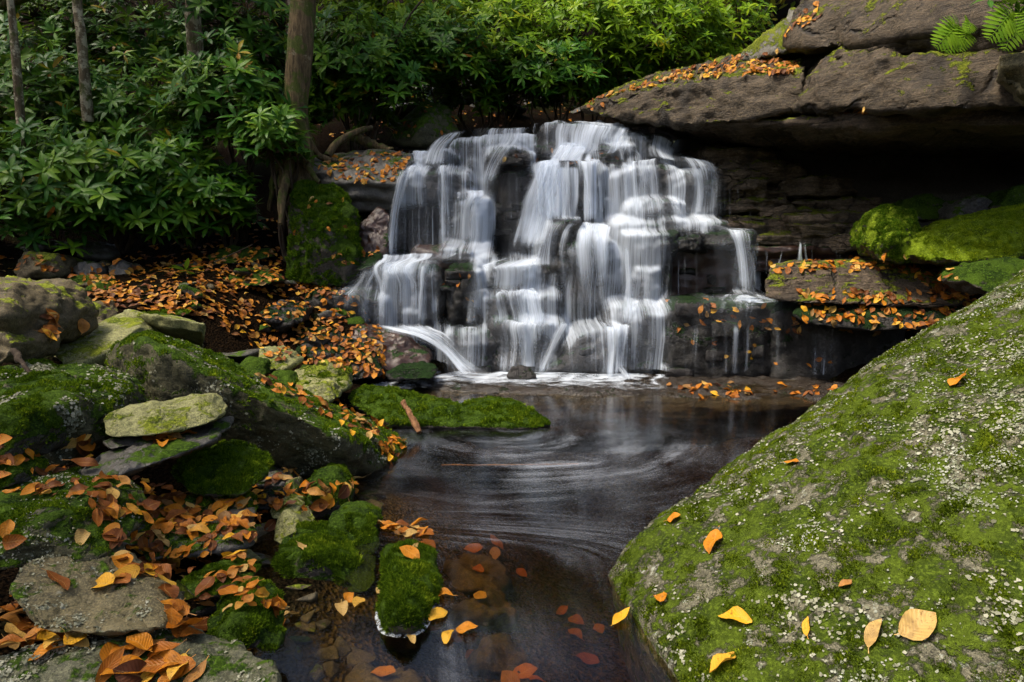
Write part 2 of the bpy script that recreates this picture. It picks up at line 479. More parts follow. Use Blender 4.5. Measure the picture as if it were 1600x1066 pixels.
# ------------------------------------------------------------------ pool water with drifting foam
def water_mat():
    t = NT('tea_coloured_water')
    pos = t.n('NewGeometry').outputs['Position']
    fu = t.n('Attribute', attribute_name='fu').outputs['Fac']
    fv = t.n('Attribute', attribute_name='fv').outputs['Fac']
    fa = t.n('Attribute', attribute_name='famp').outputs['Fac']
    cmb = t.n('CombineXYZ'); t.l(fu, cmb.inputs[0]); t.l(fv, cmb.inputs[1])
    a = t.noise(t.mul(cmb.outputs[0], (6.0, 0.7, 1)), 1.0, 3, 0.5, 0.5)
    b = t.noise(t.mul(cmb.outputs[0], (20.0, 2.2, 1)), 1.0, 5, 0.7, 0.9)
    s = t.math('ADD', t.math('MULTIPLY', a, 0.55), t.math('MULTIPLY', b, 0.45))
    brk = t.mapr(t.noise(t.mul(pos, (1.6, 2.6, 1)), 1.0, 4, .6, .6), .38, .62, .15, 1.25)
    foam = t.math('MULTIPLY', t.math('MULTIPLY', t.mapr(s, 0.38, 0.80), brk), fa, clamp=True)
    bn = t.noise(t.mul(cmb.outputs[0], (6, 1.5, 1)), 1.0, 2)
    nm = t.bump(bn, 0.10, 0.02)
    fr = t.n('Fresnel'); fr.inputs['IOR'].default_value = 1.33; t.l(nm, fr.inputs['Normal'])
    gl = t.n('BsdfGlossy'); gl.inputs['Roughness'].default_value = 0.13; t.l(nm, gl.inputs['Normal'])
    gl.inputs['Color'].default_value = (1, 1, 1, 1)
    tr = t.n('BsdfTransparent'); tr.inputs['Color'].default_value = (0.90, 0.82, 0.62, 1)
    mx = t.n('MixShader'); t.l(t.math('MULTIPLY', fr.outputs[0], 1.25, clamp=True), mx.inputs[0]); t.l(tr.outputs[0], mx.inputs[1]); t.l(gl.outputs[0], mx.inputs[2])
    df = t.bsdf((0.50, 0.54, 0.62), 0.6, 0.3)
    m2 = t.n('MixShader'); t.l(foam, m2.inputs[0]); t.l(mx.outputs[0], m2.inputs[1]); t.l(df, m2.inputs[2])
    va = t.n('VolumeAbsorption'); va.inputs['Color'].default_value = (0.62, 0.46, 0.20, 1); va.inputs['Density'].default_value = 3.6
    t.l(va.outputs[0], t.out.inputs['Volume'])
    return t.done(m2.outputs[0])
M['water'] = water_mat()
nx, ny = 150, 230
X, Y = np.meshgrid(np.linspace(-1.7, 3.0, nx), np.linspace(-2.5, 6.0, ny), indexing='ij')
cx, cyy = 0.12, 3.95
dx, dy = X - cx, (Y - cyy) * 1.25
rr = np.sqrt(dx ** 2 + dy ** 2) + 1e-4
th = np.mod(np.arctan2(dy, dx) - math.pi / 2, 2 * math.pi)
psi1 = rr ** 0.85 + 0.10 * th
xp = np.interp(Y, (-2, 1.0, 1.6, 2.0, 2.3, 2.6, 2.9, 3.2), (0.1, 0.0, -.17, -.24, -.24, -.1, .15, .5))
psi2 = (X - xp) * 1.3
wb = np.clip((2.75 - Y) / 0.5, 0, 1); wb = wb * wb * (3 - 2 * wb)
fu = psi1 * (1 - wb) + psi2 * wb
fv = th * 1.0 * (1 - wb) + Y * 1.2 * wb
a1 = 0.38 * np.exp(-((X - 0.5) / 0.8) ** 2 - ((Y - 3.1) / 0.75) ** 2) + 0.10 * np.exp(-((rr - 0.5) / 0.45) ** 2)
a1 *= np.clip((4.35 - Y) / 0.5, 0, 1)
a2 = 0.20 * np.exp(-(np.where(X > xp, (X - xp) / 0.20, (X - xp) / 0.05)) ** 2) * np.clip((2.75 - Y) / 0.4, 0, 1) * np.clip((Y - 1.2) / 0.3, 0, 1)
fam = np.clip(a1 + a2, 0, 1)
WV = np.stack((X, Y, 0 * X), -1).reshape(-1, 3)
WF = grid_faces(nx, ny)
# close the volume: sides and floor
ring = list(range(0, nx * ny, ny)) + [(nx - 1) * ny + j for j in range(1, ny)] + [i * ny + ny - 1 for i in range(nx - 2, -1, -1)] + [j for j in range(ny - 2, 0, -1)]
nb = len(WV)
low = WV[ring].copy(); low[:, 2] = -1.6
cen = np.array([[0.6, 1.7, -1.6]])
WV = np.vstack((WV, low, cen))
k = len(ring)
sides = np.array([(ring[i], nb + i, nb + (i + 1) % k, ring[(i + 1) % k]) for i in range(k)])
bot = np.array([(nb + i, nb + k, nb + k, nb + (i + 1) % k) for i in range(k)])
pad = np.zeros(k + 1)
me = bpy.data.meshes.new('pool_water')
faces = [tuple(f) for f in WF] + [tuple(f) for f in sides] + [(int(f[0]), int(f[1]), int(f[3])) for f in bot]
me.from_pydata([tuple(v) for v in WV], [], [tuple(int(i) for i in f) for f in faces])
bmq = bmesh.new(); bmq.from_mesh(me); bmesh.ops.recalc_face_normals(bmq, faces=bmq.faces); bmq.to_mesh(me); bmq.free()
for an, av in (('fu', fu), ('fv', fv), ('famp', fam)):
    at = me.attributes.new(an, 'FLOAT', 'POINT')
    at.data.foreach_set('value', np.concatenate((av.ravel(), pad)).astype(np.float32))
tag(link('pool_water', me, M['water']), 'dark tea coloured pool with swirling foam below the falls', 'water', kind='structure')

# ------------------------------------------------------------------ waterfall cliff
SEED = [100]
def sd_():
    SEED[0] += 7
    return SEED[0]
def hull_piece(name, pts, mat, parent, n=18, hit=True, **kw):
    V, Q = hull_verts(pts, n=n, seed=sd_(), **kw)
    return rock_obj(name, V, Q, M[mat], parent, hit)
def block_pts(x0, x1, yt, yb, d, th, jit=0.035, slope=0.04, rnd=None):
    """a ledge block: front face at distance d, top nearly level"""
    r = rnd or random
    a = P(x0, yt, d); b = P(x1, yt, d); c = P(x0, yb, d); e = P(x1, yb, d)
    j = lambda: np.array((r.uniform(-jit, jit), r.uniform(-jit, jit), r.uniform(-jit * .5, jit * .5)))
    mid = (a + b) / 2 + np.array((r.uniform(-.1, .1) * (b[0] - a[0]), -0.06 - r.uniform(0, .05), 0.0))
    pts = [a + j(), b + j(), c + j(), e + j(), mid, np.array((mid[0], mid[1], c[2]))]
    for q in (a, b, c, e):
        up = slope if q[2] > c[2] + 1e-6 else 0
        pts.append(q + np.array((0, th, up)) + j())
    return pts
CL0 = len(BV)
cliff = empty('waterfall_cliff', (0.8, 6.6, 0), 'stepped black wet rock ledges that the waterfall runs down', 'cliff')
BL = [  # x0, x1, ytop, ybottom, distance, thickness, material
    (560,1140,215,600,7.35,1.0,'wet'),
    (700,860,202,330,7.05,.8,'wetmoss'),(840,985,190,290,7.0,.8,'wet'),(955,1050,209,280,6.95,.7,'wet'),
    (640,722,234,280,6.95,.6,'wetmoss'),(612,735,264,325,6.68,.6,'wet'),(598,745,318,420,6.85,.5,'wet'),
    (703,777,306,420,6.6,.5,'wetmoss'),(762,832,236,262,6.72,.4,'wetmoss'),(775,875,262,430,6.8,.5,'wet'),
    (815,945,262,350,6.66,.5,'wet'),(858,948,253,330,6.62,.5,'wet'),(928,1000,226,260,6.72,.4,'wetmoss'),
    (955,1078,260,345,6.58,.6,'wet'),(1045,1122,264,350,6.52,.7,'wet'),
    (958,1150,347,380,6.22,.9,'wetmoss'),(985,1080,316,350,6.4,.4,'wetmoss'),(975,1065,364,400,6.05,.6,'wetmoss'),
    (1100,1186,364,384,6.08,.7,'wetmoss'),(1030,1200,384,475,6.35,.7,'wetred'),(1050,1110,372,395,6.12,.5,'wetmoss'),
    (858,898,346,430,6.2,.4,'wetmoss'),(885,985,372,515,6.12,.6,'wet'),(985,1052,370,478,6.03,.6,'wetmoss'),(1000,1030,420,480,5.95,.4,'wet'),
    (742,868,416,465,6.15,.5,'wet'),(735,882,459,515,6.0,.5,'wet'),(762,892,500,595,5.85,.5,'wet'),(698,775,514,595,5.85,.5,'wet'),
    (690,748,412,515,6.03,.5,'wetmoss'),(560,702,410,515,6.08,.6,'wet'),(525,592,450,512,5.95,.5,'wetmoss'),(468,570,460,512,5.8,.6,'wetmoss'),
    (955,1052,474,598,5.75,.5,'wet'),(640,770,388,425,6.35,.5,'wetred'),
]
for (x0, x1, yt, yb, d, th_, mt) in BL:
    hull_piece('rock_ledge', block_pts(x0, x1, yt, yb, d, th_, .055), mt, cliff, n=19, p=random.choice((7, 9, 13)), amp=0.036, freq=4.5, strata=0.014, chip=.03)
hull_piece('rock_ledge', [P(838,592,5.6),P(905,522,5.62),P(960,508,5.7),P(1005,520,5.75),P(1000,595,5.6),P(920,560,5.5),P(905,520,6.1),P(1000,515,6.1),P(838,592,6.1),P(1000,595,6.1)], 'wet', cliff, n=22, amp=.02)
# long front ledge on the right with thin streams
hull_piece('rock_ledge', block_pts(1036,1240,474,600,5.58,.8), 'wetmoss', cliff, n=26, p=18, amp=.03, freq=6)
hull_piece('rock_ledge', block_pts(1205,1420,482,605,5.5,.8), 'wetmoss', cliff, n=26, p=18, amp=.03, freq=6)
# low shelf awash at the foot
hull_piece('rock_ledge', [P(560,596,5.5),P(660,600,5.2),P(700,606,5.0),P(900,612,4.95),P(1060,618,4.85),P(1270,632,4.65),P(1420,625,4.7),
    P(560,590,6),P(1420,575,6)] + [np.array((x, y, -.5)) for x in (-1.2, 2.9) for y in (4.8, 6.2)], 'shelf', cliff, n=60, p=24, amp=.022, freq=5, fine=.8)

CB0 = BVHTree.FromPolygons(np.vstack(BV[CL0:]).tolist(), (np.vstack(BF[CL0:]) - sum(len(q) for q in BV[:CL0])).tolist())
rs = random.Random(77)
for k in range(95):
    px_, py_ = rs.uniform(560, 1185), rs.uniform(215, 585)
    if px_ < 610 and py_ < 400 or px_ > 1125 and py_ < 360: continue
    h_ = CB0.ray_cast(Vector((0, 0, H)), ray(px_, py_))[0]
    if h_ is None: continue
    w_, hh, dd = rs.uniform(.10, .32), rs.uniform(.05, .15), rs.uniform(.10, .2)
    c_ = np.array(h_) + np.array((0, dd * .35, 0))
    pts = [c_ + np.array((sx * w_ * rs.uniform(.35, .6), sy * dd * rs.uniform(.4, .6), sz_ * hh * rs.uniform(.35, .6))) for sx in (-1, 1) for sy in (-1, 1) for sz_ in (-1, 1)] + [c_ + np.array((rs.uniform(-.3, .3) * w_, -dd * .6, rs.uniform(-.3, .3) * hh))]
    hull_piece('rock_ledge', pts, rs.choice(('wet', 'wet', 'wetmoss')), cliff, n=9, p=16, amp=.012, freq=8)
CLV, CLF = np.vstack(BV[CL0:]), np.vstack(BF[CL0:]) - sum(len(q) for q in BV[:CL0])
CLB = BVHTree.FromPolygons(CLV.tolist(), CLF.tolist())

# ------------------------------------------------------------------ overhang and layered wall on the right
over = empty('rock_overhang', (3.0, 6.0, 2.0), 'massive brown rock overhang jutting above the pool at upper right', 'rock')
def big(pts, mat, n=58, **kw):
    k = dict(p=46, amp=.04, freq=2.4, strata=.006, sfreq=9, fine=.75, chip=.09); k.update(kw)
    return hull_piece('rock_slab', pts, mat, over, n=n, **k)
big([P(900,170,7.3),P(960,188,6.9),P(1060,196,6.4),P(1150,191,6.05),P(1250,172,5.75),P(948,150,7.1),P(1040,132,6.6),P(1150,120,6.2),P(1262,112,5.8),
     P(1000,116,8),P(1130,88,8),P(1240,72,7.2),P(1000,192,8.5),P(1260,215,8)], 'overhang')
big([P(1232,172,5.75),P(1262,128,5.72),P(1340,80,5.25),P(1480,82,4.8),P(1660,78,4.4),P(1660,165,4.2),P(1480,172,4.6),P(1350,168,5.15),
     P(1300,60,7.6),P(1700,40,7.6),P(1700,190,7.6),P(1260,200,7.6)], 'overhang')
big([P(1215,84,6.3),P(1222,42,6.4),P(1262,2,6.6),P(1310,-80,6.8),P(1660,-140,4.6),P(1660,45,4.3),P(1500,56,4.72),P(1400,66,5.05),P(1290,84,5.75),
     P(1300,-80,9),P(1800,-160,9),P(1800,60,8),P(1240,60,8)], 'overhang')
big([P(1300,92,5.6),P(1400,62,5.1),P(1520,50,4.75),P(1640,40,4.45),P(1640,82,4.45),P(1500,86,4.85),P(1400,84,5.2),P(1320,100,5.7),P(1300,60,7),P(1640,40,7),P(1640,90,7),P(1320,100,7)], 'overhang', n=32)
big([P(1143,96,7.2),P(1172,70,7.0),P(1215,34,6.8),P(1268,-6,6.8),P(1270,60,6.5),P(1225,84,6.5),P(1160,98,6.9),P(1170,90,8.5),P(1270,0,8.5),P(1270,80,8.5)], 'mossyover', n=34)
big([P(1040,196,6.8),P(1245,172,5.95),P(1400,172,5.1),P(1660,166,4.35),P(1660,200,4.35),P(1660,246,6.8),P(1330,238,6.9),P(1080,222,7.4),P(1000,190,8.6),P(1700,190,8.6),P(1700,250,8.6),P(1080,225,8.6)], 'cliff', n=44)
big([P(1560,86,4.25),P(1640,70,4.1),P(1660,160,4.1),P(1590,165,4.2),P(1555,140,4.3),P(1560,86,5),P(1660,70,5),P(1660,160,5)], 'pale', n=24, amp=.02)
big([P(1180,170,6.7),P(1240,70,6.9),P(1330,70,6.3),P(1340,180,6.2),P(1180,180,8),P(1340,60,8),P(1340,190,8),P(1200,60,8)], 'overhang', n=24)
hull_piece('rock_slab', [np.array(q) for q in ((5.6,4.2,-.4),(8.5,4.0,-.4),(5.4,4.3,2.6),(8.5,4.0,2.8),(6.2,8,-.4),(9,8,-.4),(6.2,8,2.6),(9,8,2.8))], 'dark', over, n=20, amp=.06, freq=2, strata=.04)  # unseen side slab added to keep sky light out of the cave
# back of the cave
hull_piece('rock_slab', [np.array(q) for q in ((2.0,7.6,-.4),(9.5,7.0,-.4),(2.0,7.6,2.6),(9.5,7.0,2.6),(2.0,9.5,-.4),(9.5,9.5,-.4),(2.0,9.5,2.6),(9.5,9.5,2.6))], 'dark', over, n=24, amp=.06, freq=2, strata=.04)

wall = empty('layered_rock_wall', (2.8, 6.6, 0), 'thin brown rock layers stacked in the shade right of the falls', 'rock wall')
LW = [(1095,1215,232,262,7.0,.7),(1120,1260,256,282,6.95,.7),(1115,1185,268,284,6.75,.5),(1135,1200,280,296,6.72,.5),(1215,1350,276,306,6.85,.7),(1140,1235,296,318,6.75,.6),
      (1125,1225,314,332,6.68,.6),(1180,1280,326,350,6.62,.6),(1235,1370,312,332,6.8,.6),(1240,1358,332,358,6.3,.6),(1246,1350,354,372,6.25,.6),
      (1130,1250,340,368,6.55,.6),(1185,1300,366,386,6.35,.6),(1290,1375,370,392,6.2,.6),(1185,1370,384,425,6.25,.6)]
for i, (x0, x1, yt, yb, d, th_) in enumerate(LW):
    hull_piece('rock_layer', block_pts(x0, x1, yt, yb, d, th_, .065), 'wetred' if i == len(LW) - 1 else 'wallrock', wall, n=22, p=22, amp=.035, freq=5, strata=.02, sfreq=16, chip=.05)

# ------------------------------------------------------------------ loose rocks, each a thing
def rock(name, label, pts, mat, cat='rock', n=26, back=None, sink=0.0, group=None, **kw):
    """pts: (px, py, distance) corners; back: metres the stone reaches behind its outline"""
    W = [P(*q) for q in pts]
    if back:
        c = np.mean(W, axis=0)
        W += [c + (q - c) * np.array((.82, 1, .82)) + np.array((0, back, -.02)) for q in W]
    if sink:
        c = np.mean(W, axis=0); lo = min(q[2] for q in W)
        W += [np.array((c[0] + sx * .6 * abs(W[0][0] - c[0]), c[1] + sy, lo - sink)) for sx in (-1, 1) for sy in (-.1, .1)]
    k = dict(p=20, amp=.02, freq=6, fine=.5, chip=.018); k.update(kw)
    V, Q = hull_verts(W, n=n, seed=sd_(), **k)
    o = rock_obj(name, V, Q, M[mat])
    tag(o, label, cat, group)
    MESHES[label] = (o, V, Q)
    return o
MESHES = {}
def outl(pts, d):
    return [(x, y, d) for x, y in pts]

# right foreground boulder
W = [P(*q) for q in [(926,893,2.13),(1052,1066,1.54),(1170,1240,1.22),(1060,776,2.45),(1200,682,2.75),(1300,604,2.85),(1420,532,2.9),(1600,421,2.95),(1800,290,3.0),
    (1600,1066,1.22),(1900,1200,1.15),(1250,860,1.93),(1450,760,1.87),(1650,620,1.9),(1400,980,1.44)]]
W += [np.array(q) for q in ((.40,2.2,-.5),(.52,1.6,-.5),(.66,1.0,-.5),(1.4,3.5,-.3),(2.6,3.7,.2),(3.6,3.4,1.2),(3.6,1.5,1.1),(2.2,.5,.4),(2.4,.6,-.4),(3.6,3.3,-.4))]
V, Q = hull_verts(W, n=92, p=44, amp=.017, freq=3.4, fine=.5, seed=11)
BIG = rock_obj('mossy_boulder', V, Q, M['bigmoss'])
tag(BIG, 'huge moss and lichen covered boulder filling the lower right corner', 'boulder')
MESHES['BIG'] = (BIG, V, Q)

# left side, back to front
rock('stone', 'brown trapezoid stone in the shade below the shrubs at far left', [(18,425,5.5),(38,394,5.5),(86,397,5.5),(106,426,5.5),(84,437,5.35),(30,438,5.35),(55,420,5.25)], 'brown', back=.4, n=20)
rock('stone', 'small angular stone right of the brown trapezoid stone', [(113,424,5.6),(126,408,5.6),(150,410,5.6),(160,430,5.6),(132,442,5.5)], 'dark', back=.3, n=16)
rock('stone', 'long dark slab stone under the shrub branches at far left', [(100,372,6.1),(168,384,6.1),(172,404,6),(120,402,6)], 'dark', back=.4, n=16)
rock('stone', 'low dark shelf stone left under the shrub twigs', [(10,390,6.1),(80,372,6.1),(92,386,6),(30,398,6)], 'dark', back=.4, n=16)
rock('stone', 'dark mossy stone just below the brown trapezoid stone', [(48,442,5.2),(122,440,5.2),(132,462,5.1),(56,470,5.0)], 'mossall', back=.4, n=16)
rock('stone', 'small stone half buried in litter beside the small angular stone', [(168,418,5.7),(182,408,5.7),(200,414,5.7),(198,432,5.6),(172,434,5.6)], 'dark', back=.25, n=14)
rock('stone', 'flat mossy ledge of rock in the leaf litter on the left bank', [(165,478,4.7),(215,464,5.1),(290,466,5.1),(312,482,4.8),(280,496,4.5),(190,494,4.5)], 'mossall', back=.3, n=20)
rock('stone', 'mossy slab in the litter below the trunk', [(318,400,6.2),(360,384,6.4),(420,388,6.4),(428,400,6.2),(380,412,6.0),(330,412,6.0)], 'mossall', back=.3, n=18)
rock('stone', 'low mossy rock in the litter left of the mossy block', [(340,436,5.7),(390,420,5.9),(430,424,5.9),(436,440,5.6),(380,450,5.5)], 'mossall', back=.3, n=18)
rock('stone', 'wet dark rock poking from the litter beside the small trickle', [(400,488,5.2),(440,470,5.4),(480,480,5.4),(470,505,5.2),(420,505,5.1)], 'wet', back=.3, n=18)
rock('stone', 'grey brown stone behind the slab that carries orange leaves', [(58,474,4.4),(110,470,4.4),(150,476,4.4),(168,500,4.3),(152,522,4.1),(100,512,4.1),(62,496,4.2)], 'brown', back=.4, n=20)
rock('flat_stone', 'pale flat slab carrying orange leaves beside the round left boulder', [(50,484,4.1),(90,488,4.1),(158,514,4.0),(112,556,3.5),(66,560,3.4),(40,520,3.6)], 'pale', back=.25, n=20)
rock('boulder', 'round dark boulder cut by the left edge of the picture', [(-90,425,3.1),(-10,430,3.1),(30,448,3.0),(60,490,2.95),(68,520,2.95),(50,556,2.9),(0,572,2.85),(-90,570,2.85),(0,490,2.7)], 'brown', 'boulder', back=.5, n=30)
rock('boulder', 'small rounded stone under the round dark boulder at the left edge', [(-50,512,2.75),(0,514,2.75),(20,536,2.72),(16,560,2.7),(-6,576,2.65),(-50,574,2.65)], 'brown', back=.3, n=20)
top_a = [P(*q) for q in [(78,548,3.2),(95,533,3.45),(196,485,3.85),(230,491,3.8),(218,510,3.5),(165,550,3.22),(100,578,3.06)]]
Va, Qa = hull_verts(top_a + [q + np.array((.02, .12, -.085)) for q in top_a], n=30, p=26, amp=.010, freq=7, seed=5)
Vb, Qb = hull_verts([P(*q) for q in [(193,485,3.75),(240,490,3.62),(323,507,3.55),(320,522,3.56),(200,500,3.7),(318,546,3.95),(230,525,3.95),(200,487,4.1),(322,509,4.0)]], n=30, p=26, amp=.010, freq=7, seed=6)
o = rock_obj('bent_slab', np.vstack((Va, Vb)), np.vstack((Qa, Qb + len(Va))), M['yellow'])
tag(o, 'bent green slab propped like a roof behind the long mossy boulder', 'rock')
rock('boulder', 'long mossy boulder sloping from upper left down to the water with leaves on its ridge', [
    (150,592,3.1),(158,545,3.2),(205,507,3.25),(245,514,3.3),(400,588,3.75),(520,636,3.95),(655,690,3.85),(640,726,3.5),(572,750,3.18),(420,745,3.05),(290,715,2.95),(200,650,2.95),
    (215,522,2.95),(420,628,2.85),(540,688,2.95),(600,738,3.2),(300,570,2.86)], 'boulder', 'boulder', n=64, p=26, amp=.02, freq=5, back=.0, sink=.1)
rock('boulder', 'lichen crusted mossy boulder at left below the bent slab', [(-70,580,2.5),(0,578,2.5),(60,584,2.5),(128,610,2.45),(160,648,2.4),(158,688,2.35),(128,716,2.3),(95,738,2.25),(55,705,2.25),(-70,650,2.2),(80,640,2.15)], 'boulder', 'boulder', n=44, back=.45)
rock('stone', 'mossy stone ridge behind the lichen crusted boulder', [(40,580,2.95),(100,578,2.95),(150,592,2.95),(172,612,2.9),(150,640,2.85),(60,620,2.85)], 'mossall', back=.3, n=22)
rock('stone', 'mossy stone cut by the left edge below the lichen crusted boulder', [(-40,640,2.05),(0,642,2.05),(20,655,2.03),(23,690,2.0),(14,735,1.98),(-40,745,1.95)], 'mossall', back=.3, n=22)
rock('stone', 'small mossy stone at the left edge above the big green rock', [(-30,735,1.95),(4,736,1.95),(14,746,1.93),(8,762,1.9),(-30,768,1.9)], 'mossall', back=.2, n=16)
rock('flat_stone', 'pale yellow green oblong stone lying on the dark tilted slab', [(153,676,2.32),(155,654,2.36),(170,643,2.42),(240,628,2.5),(305,622,2.55),(342,652,2.46),(325,664,2.4),(250,681,2.3),(165,686,2.28)], 'yellow', back=.22, n=34, amp=.01, freq=8, p=18)
rock('flat_stone', 'dark tilted slab under the pale yellow green stone', [(108,742,2.1),(135,718,2.2),(165,703,2.3),(250,690,2.42),(330,664,2.5),(343,674,2.45),(335,690,2.35),(255,722,2.2),(180,748,2.08),(120,752,2.06)], 'dark', back=.25, n=32, amp=.012, freq=8, p=18, strata=.01)
rock('flat_stone', 'thin black slate wedged between the pale stone and the tilted slab', [(154,692,2.3),(170,684,2.32),(235,680,2.4),(242,690,2.36),(170,702,2.26)], 'dark', back=.2, n=16, amp=.006)
rock('stone', 'moss mound below the tilted slab', [(262,740,2.5),(285,714,2.52),(330,708,2.55),(376,728,2.5),(405,756,2.42),(380,778,2.35),(300,774,2.35)], 'mossall', back=.25, n=30)
rock('stone', 'small grey stone in the litter right of the moss mound', [(400,742,2.9),(430,738,2.9),(452,745,2.9),(445,762,2.8),(405,764,2.8)], 'dark', back=.2, n=14)
rock('stone', 'pale grey pebble beside the round mossy stone', [(440,770,2.75),(446,752,2.78),(458,750,2.78),(466,768,2.75),(460,782,2.7),(444,782,2.7)], 'pale', back=.12, n=14, amp=.006)
rock('stone', 'black wet stone between the litter and the pale pebble', [(398,788,2.6),(404,772,2.62),(425,770,2.62),(434,785,2.58),(420,798,2.52),(402,796,2.52)], 'wet', back=.14, n=14, amp=.008)
rock('stone', 'olive stone in front of the pale pebble', [(420,800,2.55),(432,782,2.58),(460,784,2.58),(468,796,2.54),(450,812,2.48),(424,812,2.48)], 'yellow', back=.14, n=14, amp=.008)
rock('stone', 'round mossy stone standing at the water edge', [(464,792,2.72),(474,752,2.76),(498,732,2.8),(526,735,2.8),(549,772,2.75),(542,802,2.68),(500,814,2.62),(470,806,2.64),(490,770,2.6)], 'mossall', back=.2, n=30, amp=.012)
rock('stone', 'bare yellow brown stone behind the moss cushion at the water edge', [(424,846,2.4),(428,812,2.46),(445,796,2.48),(468,804,2.46),(488,832,2.4),(472,850,2.34),(436,856,2.34)], 'yellow', back=.15, n=22, amp=.008)
rock('stone', 'half mossy stone between the two moss cushions', [(498,838,2.4),(512,806,2.46),(548,800,2.48),(586,820,2.44),(594,856,2.38),(574,880,2.3),(520,866,2.3)], 'mossall', back=.2, n=30, amp=.012)
rock('stone', 'wide moss cushion stone lying in the shallow water', [(424,866,2.2),(438,838,2.28),(482,840,2.28),(560,878,2.22),(590,906,2.16),(582,930,2.08),(520,940,2.05),(460,920,2.06),(428,892,2.1),(480,868,2.08)], 'mossall', back=.2, n=36, amp=.014)
rock('stone', 'upright moss covered stone ringed by white foam', [(590,866,2.14),(602,842,2.2),(650,841,2.22),(680,854,2.18),(690,898,2.06),(668,966,1.84),(644,994,1.77),(604,988,1.78),(596,958,1.84),(604,912,1.98),(640,870,2.05),(630,950,1.76)], 'mossall', n=36, amp=.012, sink=.15)
rock('stone', 'large green rock at the left edge with two brown leaves on it', [(-60,775,1.9),(0,770,1.9),(60,764,1.92),(122,788,1.86),(166,828,1.78),(182,862,1.7),(150,884,1.62),(60,890,1.58),(-60,905,1.55),(60,820,1.6)], 'boulder', 'boulder', n=44, back=.3)
rock('stone', 'dark flat topped rock strewn with leaves left of the moss cushions', [(205,845,2.05),(222,798,2.25),(300,770,2.45),(388,786,2.4),(402,826,2.2),(392,856,2.08),(300,868,2.0),(215,866,1.98)], 'dark', back=.15, n=32, p=20, amp=.012)
rock('stone', 'grey finger shaped stone in the litter above the big green rock', [(104,776,1.98),(112,764,2.02),(132,766,2.02),(178,796,1.96),(176,808,1.92),(150,806,1.9),(108,788,1.94)], 'pale', back=.1, n=18, amp=.008)
rock('flat_stone', 'pale lichen slab with a red brown leaf at lower left', [(14,925,1.45),(24,880,1.55),(70,864,1.62),(122,868,1.64),(242,928,1.56),(284,972,1.46),(200,1000,1.36),(100,992,1.34),(50,990,1.34),(20,955,1.38)], 'pale', n=44, back=.12, p=18, amp=.014, freq=7)
rock('stone', 'small mossy stone in the shade below the dark flat topped rock', [(285,912,1.85),(310,900,1.88),(370,900,1.88),(388,912,1.84),(370,926,1.78),(300,928,1.78)], 'mossall', back=.15, n=18, amp=.01)
rock('stone', 'dark mossy stone beside the speckled corner slab at bottom', [(312,982,1.6),(328,934,1.68),(368,920,1.72),(404,942,1.68),(442,985,1.6),(438,1016,1.52),(380,1016,1.5),(325,1000,1.52),(370,965,1.52)], 'mossall', back=.12, n=34, amp=.012)
rock('flat_stone', 'speckled flat slab along the bottom left corner', [(-60,1045,1.28),(60,1006,1.38),(160,986,1.44),(280,974,1.48),(382,994,1.46),(442,1040,1.38),(436,1100,1.28),(200,1130,1.18),(-60,1130,1.15)], 'speckle', n=56, back=.05, p=20, amp=.014, freq=6, sink=.12)
rock('stone', 'mossy green stone stepping down behind the long boulder toward the pool', [(438,598,4.2),(468,574,4.3),(518,566,4.35),(543,580,4.3),(540,612,4.1),(500,616,4.0),(455,612,4.0)], 'yellow', back=.3, n=24)
rock('stone', 'small moss stone leaning on the long boulder below its neighbour', [(468,612,3.85),(488,598,3.9),(512,604,3.9),(526,624,3.8),(500,634,3.7),(474,626,3.72)], 'yellow', back=.2, n=20)
rock('stone', 'flat green stone at the top of the step behind the long boulder', [(392,562,4.4),(410,543,4.5),(430,545,4.5),(466,566,4.4),(440,580,4.25),(405,576,4.25)], 'yellow', back=.25, n=20)
rock('stone', 'small green stone left of the flat green stone', [(372,574,4.2),(388,562,4.25),(410,568,4.25),(412,588,4.1),(384,590,4.1)], 'mossall', back=.2, n=16)
rock('stone', 'bright moss stone between the green stones and the long boulder', [(412,592,4.1),(430,580,4.15),(452,586,4.15),(456,604,4.0),(430,610,3.95)], 'mossall', back=.2, n=16)
rock('rock', 'black mossy ledge rock left of the pool foot', [(415,520,5.2),(450,505,5.4),(520,512,5.35),(590,552,5.2),(606,588,5.05),(540,598,4.95),(450,572,5.0)], 'wetmoss', back=.3, n=28, p=18)
rock('rock', 'red brown wet rock washed by the lowest left flow', [(505,512,5.5),(570,506,5.6),(640,528,5.5),(680,560,5.4),(672,586,5.25),(600,582,5.2),(540,545,5.25)], 'wetred', back=.35, n=28, p=18)
rock('rock', 'small green rock at the pool edge below the red brown rock', [(602,582,5.1),(620,570,5.15),(660,567,5.15),(684,578,5.1),(676,592,5.0),(610,594,4.98)], 'wetmoss', back=.2, n=20)
rock('rock', 'dark dripping stone standing in the foam at the fall foot', [(790,588,5.3),(798,574,5.33),(818,571,5.34),(832,580,5.32),(840,592,5.28),(800,597,5.25)], 'wet', back=.14, n=18, amp=.012)
rock('rock', 'big mossy block below the large tree trunk', [(444,440,6.1),(443,330,6.15),(458,282,6.3),(520,286,6.3),(553,325,6.15),(562,400,6.05),(545,448,5.95),(470,452,5.95),(500,350,5.9)], 'mossall', 'boulder', back=.5, n=36, amp=.03, freq=4)
rock('rock', 'leaf strewn rock shelf between the tree and the waterfall', [(470,262,6.55),(560,292,6.4),(628,284,6.4),(655,238,6.9),(600,232,7.2),(480,240,7.2),(545,335,6.5),(620,330,6.5)], 'dark', 'rock', back=.3, n=32, p=20, strata=.02)
